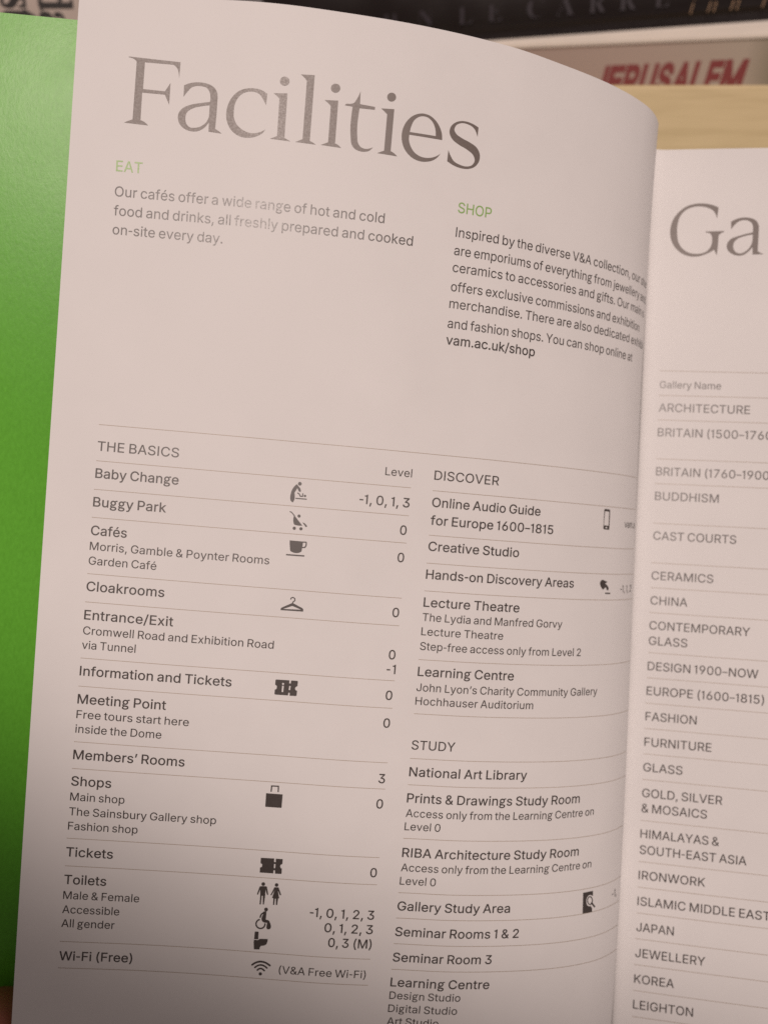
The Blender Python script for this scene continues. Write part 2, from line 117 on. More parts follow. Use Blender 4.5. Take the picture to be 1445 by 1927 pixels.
 "5":[453,[[122,130,-62,0,3,-25,8,-23,12,-22,16,-19,19,-16,22,-14,25,-10,27,-6,29,-2,32,3,29,7,27,12,23,17,20,20,17,24,12,26,7,30,3,31,-1,24,-4,23,-7,21,-9,20,-12,18,-13,16,-15,14,-17,12,-19,10,-20,7,-22,4,-23,2,-17,-1,-18,-3,-16,-5,-16,-7,-14,-7,-12,-10,-2,0,17,151,215,0,0,57,-270,0,-29,-256,61,-7,11,9,13,7,15,6,17,5,17,3,17,1,20,-2,19,-5,18,-8,15,-11,13,-14,11,-16,7,-18,5,-20,2,-21,-2,-21,-4,-19,-8,-18,-10,-15,-13,-14,-15,-11,-17,-8,-18,-5,-20,-1,-17,1,-16,3,-15,6,-13,8,-12,10,-10,11,-8,13,-5,13]]],
 "6":[453,[[84,74,16,-23,19,-20,23,-16,26,-12,28,-7,30,-3,31,3,27,7,26,11,23,16,19,20,16,23,11,25,8,29,2,30,-2,30,-7,28,-10,25,-15,22,-18,18,-21,15,-25,10,-26,7,-30,2,-14,-1,-13,-2,-12,-4,-12,-5,-9,-6,147,213,-70,0,-115,-169,-25,-38,-19,-34,-13,-29,-9,-27,-6,-25,-1,-25,2,-32,7,-29],[138,102,-7,17,-5,19,-1,20,1,21,5,18,7,17,10,15,12,12,14,11,16,7,17,5,19,1,19,-1,18,-5,16,-8,14,-10,11,-13,10,-15,8,-17,4,-18,1,-21,-1,-20,-4,-18,-8,-18,-10,-15,-11,-13,-14,-10,-16,-8,-18,-5,-19,-2,-19,2,-17,5,-16,8,-14,10,-12,13]]],
 "7":[453,[[323,452,0,-4,-226,-448,68,0,226,449,0,60,-329,0,0,-57]]],
 "8":[453,[[74,62,17,-20,20,-17,25,-14,27,-10,30,-6,33,-2,33,2,30,6,28,10,24,14,21,17,16,20,13,22,7,25,3,26,-2,21,-4,20,-8,19,-10,17,-12,16,-14,13,-16,11,-16,8,-19,5,0,2,23,9,20,13,16,19,13,22,7,24,3,26,-3,25,-6,24,-12,21,-15,19,-18,16,-22,13,-24,10,-27,6,-29,2,-29,-2,-27,-6,-24,-10,-22,-13,-18,-16,-16,-19,-11,-21,-6,-24,-3,-25,3,-26,7,-24,13,-22,16,-19,20,-13,24,-9,0,-2,-19,-5,-17,-8,-16,-11,-14,-13,-12,-16,-10,-17,-7,-19,-5,-20,-1,-21,2,-26,8,-25],[129,91,-8,15,-4,15,-2,18,2,18,5,16,8,16,10,13,14,11,15,10,18,7,19,4,20,1,21,-1,18,-4,18,-7,15,-10,14,-11,10,-13,8,-16,5,-16,2,-18,-2,-18,-4,-15,-8,-15,-10,-12,-13,-10,-15,-9,-18,-6,-19,-4,-22,-1,-21,1,-20,4,-18,6,-15,9,-13,10],[134,359,-1,17,1,16,4,15,7,13,8,12,11,10,13,7,15,6,16,4,18,1,18,-1,16,-4,15,-6,13,-7,11,-10,9,-12,6,-13,4,-15,1,-16,-1,-17,-4,-15,-7,-14,-9,-12,-11,-10,-13,-8,-14,-6,-16,-3,-18,-1,-17,1,-16,3,-15,6,-13,8,-11,10,-9,12,-7,14]]],
 "9":[453,[[83,269,15,-22,18,-18,21,-15,24,-11,27,-6,30,-2,14,0,13,3,12,4,11,5,9,6,-147,-213,70,0,115,168,25,39,19,33,14,30,9,26,5,26,2,25,-2,31,-7,30,-12,26,-16,24,-19,20,-23,16,-25,12,-29,7,-30,3,-30,-3,-28,-7,-25,-12,-23,-15,-19,-20,-16,-23,-12,-25,-7,-29,-2,-30,2,-31,6,-27],[138,295,-7,18,-4,18,-2,21,2,20,4,18,7,17,10,16,12,12,14,11,16,8,17,5,19,1,19,-1,18,-5,16,-8,14,-11,12,-13,9,-15,8,-17,4,-19,1,-21,-1,-20,-4,-18,-8,-17,-9,-15,-12,-13,-14,-10,-16,-8,-18,-4,-19,-2,-19,2,-17,5,-16,7,-14,11,-12,12]]],
 "&":[448,[[69,42,19,-16,22,-14,26,-11,29,-6,32,-2,24,2,25,4,25,8,23,10,21,13,13,13,36,-43,74,0,-71,87,4,5,9,15,9,17,8,20,6,23,3,27,2,30,-59,0,-1,-26,-5,-24,-7,-23,-8,-18,-109,133,37,27,13,10,12,11,20,22,8,13,6,13,5,13,3,14,1,15,-2,20,-5,18,-9,17,-11,16,-14,13,-17,11,-20,8,-22,5,-24,1,-24,-1,-22,-5,-20,-8,-17,-11,-15,-14,-11,-16,-9,-18,-5,-20,-2,-22,2,-19,4,-18,6,-17,9,-17,12,-17,13,-17,14,-18,-15,-11,-19,-15,-16,-14,-15,-15,-12,-15,-11,-16,-7,-16,-4,-19,-2,-21,2,-25,7,-24,11,-22],[118,76,-9,11,-7,14,-4,14,-1,16,1,15,5,15,7,13,11,14,14,14,19,15,18,13,120,-144,-6,-5,-17,-12,-18,-10,-19,-7,-19,-4,-20,-2,-18,2,-17,3,-15,6,-13,9],[178,457,11,3,12,1,18,-2,14,-5,12,-9,10,-11,5,-14,2,-15,-1,-11,-2,-10,-4,-9,-12,-16,-6,-7,-14,-12,-7,-5,-34,-25,-3,4,-20,26,-7,12,-7,11,-4,12,-3,11,-1,13,1,12,3,10,4,10,6,9,8,7,9,6]]],
 ".":[188,[[51,29,4,-11,8,-9,10,-8,10,-4,12,-1,12,1,11,4,10,8,7,9,5,11,1,12,-1,12,-5,11,-7,9,-10,8,-11,4,-12,2,-12,-2,-10,-4,-10,-8,-8,-9,-4,-11,-1,-12]]],
 ",":[188,[[68,71,-30,-190,46,0,53,190]]],
 "(":[273,[[92,156,7,-50,12,-51,17,-51,22,-50,27,-50,59,0,-18,39,-16,38,-14,35,-11,34,-10,33,-7,32,-5,30,-3,31,-1,31,1,34,4,35,5,37,8,38,10,39,12,38,13,38,15,37,17,36,-59,0,-17,-29,-15,-33,-13,-36,-13,-38,-10,-39,-8,-40,-7,-41,-4,-39,-1,-37]]],
 ")":[273,[[56,-56,-19,-40,60,0,26,49,21,50,17,50,13,51,8,52,2,51,-1,37,-4,39,-6,40,-9,41,-10,39,-12,38,-14,36,-15,33,-16,29,-60,0,17,-36,15,-37,13,-38,12,-38,10,-39,8,-38,5,-37,4,-35,1,-34,-1,-30,-3,-30,-5,-31,-7,-31,-9,-33,-11,-34,-14,-36]]],
 "/":[249,[[71,-76,164,609,-57,0,-164,-609]]],
 "’":[177,[[82,509,-30,-191,46,0,53,191]]],
 " ":[188,[]],
}
SERIF = {
 "H":[[45,22,-30,-5,0,-17,227,0,0,17,-30,5,-18,10,-9,18,-3,31,0,140,160,0,0,-140,-3,-32,-10,-18,-18,-10,-29,-4,0,-17,225,0,0,17,-29,5,-17,11,-9,19,-3,29,0,298,3,28,9,17,17,10,29,5,0,16,-225,0,0,-16,22,-3,16,-4,11,-7,6,-10,4,-15,1,-21,0,-128,-160,0,0,128,1,21,4,15,6,10,11,7,16,4,22,3,0,16,-226,0,0,-16,28,-5,18,-10,9,-18,4,-27,0,-298,-3,-31,-10,-18]],
 "N":[[54,23,-15,-4,-21,-2,0,-17,149,0,0,17,-31,4,-17,10,-9,18,-3,30,0,271,296,-361,19,0,0,388,3,30,8,18,17,9,30,5,0,16,-149,0,0,-16,22,-3,16,-5,10,-6,7,-11,4,-15,1,-22,0,-208,-235,286,-138,0,0,-16,10,-3,8,-3,13,-12,27,-33,0,-309,-1,-22,-4,-16,-6,-11]],
 "L":[[45,22,-30,-5,0,-17,387,0,25,154,-18,0,-18,-42,-21,-32,-25,-24,-30,-16,-37,-9,-44,-3,-20,0,-14,3,-9,6,-6,10,-2,15,-1,21,0,296,1,22,5,15,8,11,12,7,18,3,24,2,0,16,-234,0,0,-16,28,-5,18,-9,9,-18,4,-28,0,-298,-3,-31,-10,-18]],
 "E":[[44,20,-30,-3,0,-17,388,0,28,143,-19,0,-18,-38,-22,-30,-26,-22,-32,-14,-37,-9,-46,-2,-24,1,-14,6,-7,12,-2,20,0,155,2,0,31,-2,25,-7,18,-12,14,-20,9,-27,5,-36,17,0,0,227,-16,0,-11,-45,-18,-31,-27,-17,-39,-6,-10,0,0,142,1,17,2,12,5,7,9,4,13,2,19,0,63,-6,45,-18,29,-33,14,-53,16,0,0,135,-383,0,0,-16,28,-4,18,-10,10,-20,3,-36,0,-291,-3,-30,-10,-18]],
 "C":[[259,465,-64,-7,-56,-23,-47,-36,-36,-48,-22,-57,-8,-66,8,-66,22,-58,35,-48,46,-36,56,-23,64,-8,108,25,82,75,-19,17,-33,-35,-37,-26,-40,-16,-40,-5,-101,50,-33,152,30,163,91,54,48,-9,43,-27,36,-43,28,-56,17,0,0,157,-18,0,-11,-22,-20,-8,-11,1,-10,4,-58,19]],
 "A":[[9,21,-18,-3,0,-18,137,0,0,18,-4,0,-37,8,-12,22,0,5,2,12,2,6,24,61,150,0,20,-51,8,-22,2,-13,-13,-21,-41,-7,0,-18,214,0,0,18,-18,4,-14,12,-12,21,-15,32,-160,378,-18,1,-157,-391,-13,-28,-12,-17],[177,319,65,-158,-129,0]],
 "R":[[16,455,0,-16,28,-5,18,-10,9,-18,4,-27,0,-298,-3,-31,-10,-18,-17,-10,-30,-5,0,-17,227,0,0,17,-30,5,-18,10,-9,18,-3,31,0,131,19,0,137,-212,142,0,0,17,-2,0,-15,2,-11,7,-9,10,-11,14,-117,174,77,41,25,69,-12,54,-38,38,-62,22,-88,7],[182,234,0,151,2,24,6,13,12,7,22,2,60,-24,20,-71,-6,-46,-18,-32,-31,-18,-46,-6]],
 "d":[[19,147,4,-43,12,-38,18,-31,25,-25,29,-15,33,-5,48,12,35,37,0,-49,71,16,59,5,0,17,-18,4,-10,9,-5,13,-1,21,0,380,-143,0,0,-16,22,-2,14,-7,8,-11,3,-18,0,-121,-34,29,-43,9,-34,-5,-31,-16,-26,-25,-19,-35,-12,-41],[147,273,27,8,17,-3,15,-8,11,-13,6,-15,0,-166,-8,-20,-13,-15,-15,-10,-16,-3,-25,8,-16,22,-9,40,-3,55,3,57,9,40]],
 "a":[[36,218,9,-15,14,-9,18,-3,18,3,15,8,10,13,3,16,-2,12,-8,14,-7,11,-2,6,11,16,33,6,23,-4,16,-10,9,-16,3,-25,0,-51,-80,-26,-56,-28,-32,-32,-11,-41,5,-29,15,-23,24,-15,31,-5,56,11,49,33,16,-34,39,-11,39,9,35,29,-9,14,-8,-6,-8,-2,-6,2,-3,4,-2,8,0,162,-8,49,-22,33,-40,20,-61,6,-36,-2,-31,-8,-26,-13,-20,-17,-12,-19,-4,-23],[126,46,-8,38,20,55,61,30,0,-106,-12,-13,-13,-9,-12,-6,-11,-1]],
 "s":[[36,-9,15,0,9,13,13,5,7,-1,7,-2,35,-12,29,-4,43,7,34,21,22,33,7,44,-4,32,-12,24,-20,21,-30,17,-45,23,-18,10,-13,10,-8,12,-2,15,3,15,8,12,14,8,19,2,25,-5,22,-14,19,-23,13,-32,16,0,0,97,-14,0,-7,-11,-10,-3,-3,0,-8,2,-3,1,-18,4,-15,4,-13,2,-12,1,-43,-7,-33,-21,-21,-32,-7,-39,4,-27,13,-24,22,-21,31,-18,49,-25,27,-21,9,-26,-3,-18,-10,-13,-17,-9,-22,-3,-28,6,-25,18,-21,29,-13,37,-17,0]],
 "i":[[45,26,-10,-7,-17,-3,0,-16,162,0,0,16,-16,3,-10,7,-4,12,-2,18,0,254,-127,0,-1,-17,17,-2,10,-6,4,-13,1,-20,0,-196,-1,-19],[50,412,4,-19,11,-17,16,-10,20,-4,19,4,16,10,11,17,4,19,-4,20,-10,17,-17,11,-19,3,-20,-3,-16,-11,-11,-17]],
 "t":[[20,300,0,-21,28,0,0,-208,5,-35,13,-26,23,-14,35,-5,58,18,40,57,-16,9,-17,-26,-21,-9,-11,3,-8,8,-3,13,-2,18,0,197,64,0,0,31,-64,0,0,114,-15,0,-17,-26,-24,-29,-31,-33]],
 "/i":[[37,286,13,-4,7,-7,3,-11,-1,-4,-1,-6,-2,-7,-1,-6,-44,-155,-4,-18,-4,-15,-2,-13,-1,-11,8,-28,25,-9,51,20,56,62,-10,10,-34,-39,-24,-13,-11,5,-3,15,1,10,4,17,65,217,1,3,1,4,1,2,0,3,-2,6,-5,2,-9,-1,-19,-5,-14,-2,-17,-3,-21,-3,-24,-3,-3,-12],[98,404,12,-8,12,-2,14,2,11,7,8,11,2,14,-2,13,-8,11,-12,8,-13,3,-12,-3,-12,-8,-7,-11,-3,-13,3,-13]],
 "/n":[[23,285,18,-1,12,-4,7,-7,2,-10,-2,-18,-7,-24,-65,-221,54,0,25,82,26,60,14,24,16,23,18,23,18,20,19,18,17,13,16,9,14,3,13,-6,4,-15,-6,-38,-20,-76,-21,-75,-6,-37,2,-16,7,-11,10,-7,14,-3,51,23,49,69,-10,8,-30,-43,-23,-14,-10,3,-4,12,1,6,1,9,3,11,4,13,39,134,4,15,3,15,2,13,0,13,-10,28,-29,9,-34,-9,-41,-25,-46,-43,-49,-61,40,131,1,3,-1,3,-1,2,-2,0,-10,-1,-20,-5,-15,-4,-18,-3,-22,-3,-26,-3,-2,-12]],
 "/r":[[13,284,21,-2,13,-3,6,-7,3,-13,-3,-19,-7,-31,-59,-209,54,0,54,157,75,111,3,-11,7,-9,9,-6,11,-2,14,3,12,10,8,13,3,17,-2,14,-6,10,-9,7,-12,2,-50,-34,-69,-103,35,129,0,6,-6,2,-9,-1,-19,-5,-14,-3,-17,-3,-20,-3,-24,-4]],
}
# page lettering: text, part that fills the width, left, right, baseline, style (millimetres on the page)
TEXT_L = [
 ["EAT",None,0.1,5.89,-78.53,"eat"],
 ["Our cafés offer a wide range of hot and cold",None,0.1,60.53,-73.13,"body"],
 ["food and drinks, all freshly prepared and cooked",None,0.1,67.43,-68.99,"body"],
 ["on-site every day.",None,0.1,24.79,-64.85,"body"],
 ["SHOP",None,77.3,85.42,-77.89,"eat"],
 ["Inspired by the diverse V&A collection, our shops","Inspired by the diverse V&A collection,",77.3,128.14,-72.46,"body"],
 ["are emporiums of everything from jewellery and","are emporiums of everything from jewellery",77.3,133.58,-68.38,"body"],
 ["ceramics to accessories and gifts. Our main shop","ceramics to accessories and gifts. Our",77.3,128.66,-64.54,"body"],
 ["offers exclusive commissions and exhibition",None,77.3,134.91,-60.16,"body"],
 ["merchandise. There are also dedicated exhibition","merchandise. There are also dedicated",77.3,129.72,-56.29,"body"],
 ["and fashion shops. You can shop online at",None,77.3,131.8,-51.74,"body"],
 ["vam.ac.uk/shop",None,77.3,99.69,-47.92,"bodym"],
 ["THE BASICS",None,0.1,18.55,-16.3,"head"],
 ["Level",None,65.7,71.95,-16.42,"sub"],
 ["Baby Change",None,0.1,18.93,-10.13,"row"],
 ["Buggy Park",None,0.1,16.61,-3.6,"row"],
 ["Cafés",None,0.1,8.19,2.91,"row"],
 ["Morris, Gamble & Poynter Rooms",None,0.1,40.85,6.33,"sub"],
 ["Garden Café",None,0.1,15.46,9.68,"sub"],
 ["-1, 0, 1, 3",None,60.3,71.95,-9.38,"row"],
 ["0",None,70.28,71.95,-2.97,"row"],
 ["0",None,70.24,71.95,3.42,"row"],
 ["Cloakrooms",None,0.1,17.72,15.71,"row"],
 ["0",None,70.15,71.95,16.28,"row"],
 ["Entrance/Exit",None,0.1,20.23,22.24,"row"],
 ["Cromwell Road and Exhibition Road",None,0.1,43.43,25.68,"sub"],
 ["via Tunnel",None,0.1,12.24,28.98,"sub"],
 ["0",None,70.13,71.95,26.16,"row"],
 ["-1",None,69.92,71.95,29.55,"row"],
 ["Information and Tickets",None,0.1,34.51,35.1,"row"],
 ["0",None,70.21,71.95,35.67,"row"],
 ["Meeting Point",None,0.1,20.1,41.56,"row"],
 ["Free tours start here",None,0.1,25.58,44.96,"sub"],
 ["inside the Dome",None,0.1,19.58,48.3,"sub"],
 ["0",None,70.22,71.95,42.17,"row"],
 ["Members’ Rooms",None,0.1,25.3,54.41,"row"],
 ["3",None,70.22,71.95,55.24,"row"],
 ["Shops",None,0.1,9.08,60.53,"row"],
 ["Main shop",None,0.1,12.36,64.02,"sub"],
 ["The Sainsbury Gallery shop",None,0.1,33.52,67.46,"sub"],
 ["Fashion shop",None,0.1,15.82,70.83,"sub"],
 ["0",None,70.21,71.95,61.21,"row"],
 ["Tickets",None,0.1,10.62,77.1,"row"],
 ["0",None,70.18,71.95,77.56,"row"],
 ["Toilets",None,0.1,9.54,83.61,"row"],
 ["Male & Female",None,0.1,17.3,87.16,"sub"],
 ["Accessible",None,0.1,12.98,90.55,"sub"],
 ["All gender",None,0.1,12.1,93.88,"sub"],
 ["-1, 0, 1, 2, 3",None,56.94,71.95,87.77,"row"],
 ["0, 1, 2, 3",None,60.63,71.95,91.27,"row"],
 ["0, 3 (M)",None,61.79,71.95,94.8,"row"],
 ["Wi-Fi (Free)",None,0.1,16.58,101.9,"row"],
 ["(V&A Free Wi-Fi)",None,50.81,71.23,102.12,"sub"],
 ["DISCOVER",None,77.3,93.07,-16.38,"head"],
 ["Online Audio Guide",None,77.3,104.53,-10.04,"row"],
 ["for Europe 1600–1815",None,77.3,108.38,-5.84,"row"],
 ["Creative Studio",None,77.3,99.66,0.26,"row"],
 ["Hands-on Discovery Areas",None,77.3,115.36,6.84,"row"],
 ["Lecture Theatre",None,77.3,100.85,13.4,"row"],
 ["The Lydia and Manfred Gorvy",None,77.3,112.77,16.75,"sub"],
 ["Lecture Theatre",None,77.3,97.22,20.1,"sub"],
 ["Step-free access only from Level 2",None,77.3,118.82,23.56,"sub"],
 ["Learning Centre",None,77.3,100.74,29.67,"row"],
 ["John Lyon’s Charity Community Gallery",None,77.3,124.88,33.24,"sub"],
 ["Hochhauser Auditorium",None,77.3,106.36,36.44,"sub"],
 ["STUDY",None,77.3,87.63,46.98,"head"],
 ["National Art Library",None,77.3,106.11,53.3,"row"],
 ["Prints & Drawings Study Room",None,77.3,121.34,59.5,"row"],
 ["Access only from the Learning Centre on",None,77.3,126.11,62.93,"sub"],
 ["Level 0",None,77.3,85.76,66.09,"sub"],
 ["RIBA Architecture Study Room",None,77.3,122.12,72.46,"row"],
 ["Access only from the Learning Centre on",None,77.3,126.4,75.87,"sub"],
 ["Level 0",None,77.3,85.81,79.09,"sub"],
 ["Gallery Study Area",None,77.3,104.56,85.29,"row"],
 ["Seminar Rooms 1 & 2",None,77.3,107.35,91.49,"row"],
 ["Seminar Room 3",None,77.3,101.09,97.72,"row"],
 ["Learning Centre",None,77.3,101.09,103.87,"row"],
 ["Design Studio",None,77.3,94.29,106.98,"sub"],
 ["Digital Studio",None,77.3,93.8,110.24,"sub"],
 ["Art Studio",None,77.3,89.58,113.44,"sub"],
 ["vam.a",None,132.4,138.84,-8.82,"sub"],
 ["-1, 1, 2",None,131.87,138.06,7.8,"sub"],
 ["-1,",None,135.21,137.47,85.26,"sub"],
]
TEXT_R = [
 ["Gallery Name","Gallery Name",0.15,16.01,-58.1,"sub"],
 ["ARCHITECTURE","ARCHITECTURE",0.15,23.58,-51.67,"row"],
 ["BRITAIN (1500–1760)","BRITAIN (1500–176",0.15,27.33,-44.92,"row"],
 ["BRITAIN (1760–1900)","BRITAIN (1760–190",0.15,27.05,-34.23,"row"],
 ["BUDDHISM","BUDDHISM",0.15,16.54,-27.53,"row"],
 ["CAST COURTS","CAST COURTS",0.15,21.38,-16.78,"row"],
 ["CERAMICS","CERAMICS",0.15,15.97,-5.99,"row"],
 ["CHINA","CHINA",0.15,9.61,0.7,"row"],
 ["CONTEMPORARY","CONTEMPORARY",0.15,25.73,7.41,"row"],
 ["GLASS","GLASS",0.15,10.04,11.54,"row"],
 ["DESIGN 1900–NOW","DESIGN 1900–NOW",0.15,28.19,18.32,"row"],
 ["EUROPE (1600–1815)","EUROPE (1600–1815)",0.15,29.86,24.92,"row"],
 ["FASHION","FASHION",0.15,13.2,31.72,"row"],
 ["FURNITURE","FURNITURE",0.15,17.22,38.53,"row"],
 ["GLASS","GLASS",0.15,10.15,45.23,"row"],
 ["GOLD, SILVER","GOLD, SILVER",0.15,20.46,52.04,"row"],
 ["& MOSAICS","& MOSAICS",0.15,16.76,56.05,"row"],
 ["HIMALAYAS &","HIMALAYAS &",0.15,20.06,62.79,"row"],
 ["SOUTH-EAST ASIA","SOUTH-EAST ASIA",0.15,27.02,67.0,"row"],
 ["IRONWORK","IRONWORK",0.15,16.98,73.68,"row"],
 ["ISLAMIC MIDDLE EAST","ISLAMIC MIDDLE EAS",0.15,31.3,80.49,"row"],
 ["JAPAN","JAPAN",0.15,9.63,87.24,"row"],
 ["JEWELLERY","JEWELLERY",0.15,17.76,93.98,"row"],
 ["KOREA","KOREA",0.15,10.23,100.74,"row"],
 ["LEIGHTON","LEIGHTON",0.15,15.26,107.39,"row"],
]
RULES_1 = [-22.22,-13.99,-7.48,-1.09,11.79,18.25,31.13,37.59,50.41,56.61,72.86,79.35,97.39,103.81]
RULES_2 = [-13.79,-3.36,3.19,9.7,25.84,38.57,49.11,55.33,68.04,81.04,87.16,93.4,99.68]
RULES_R = [-62.84,-56.11,-49.37,-38.73,-31.99,-21.22,-10.51,-3.79,2.92,13.65,20.4,27.16,33.9,40.65,47.42,58.25,69.07,75.8,82.54,89.27,96.01,102.73,109.48]
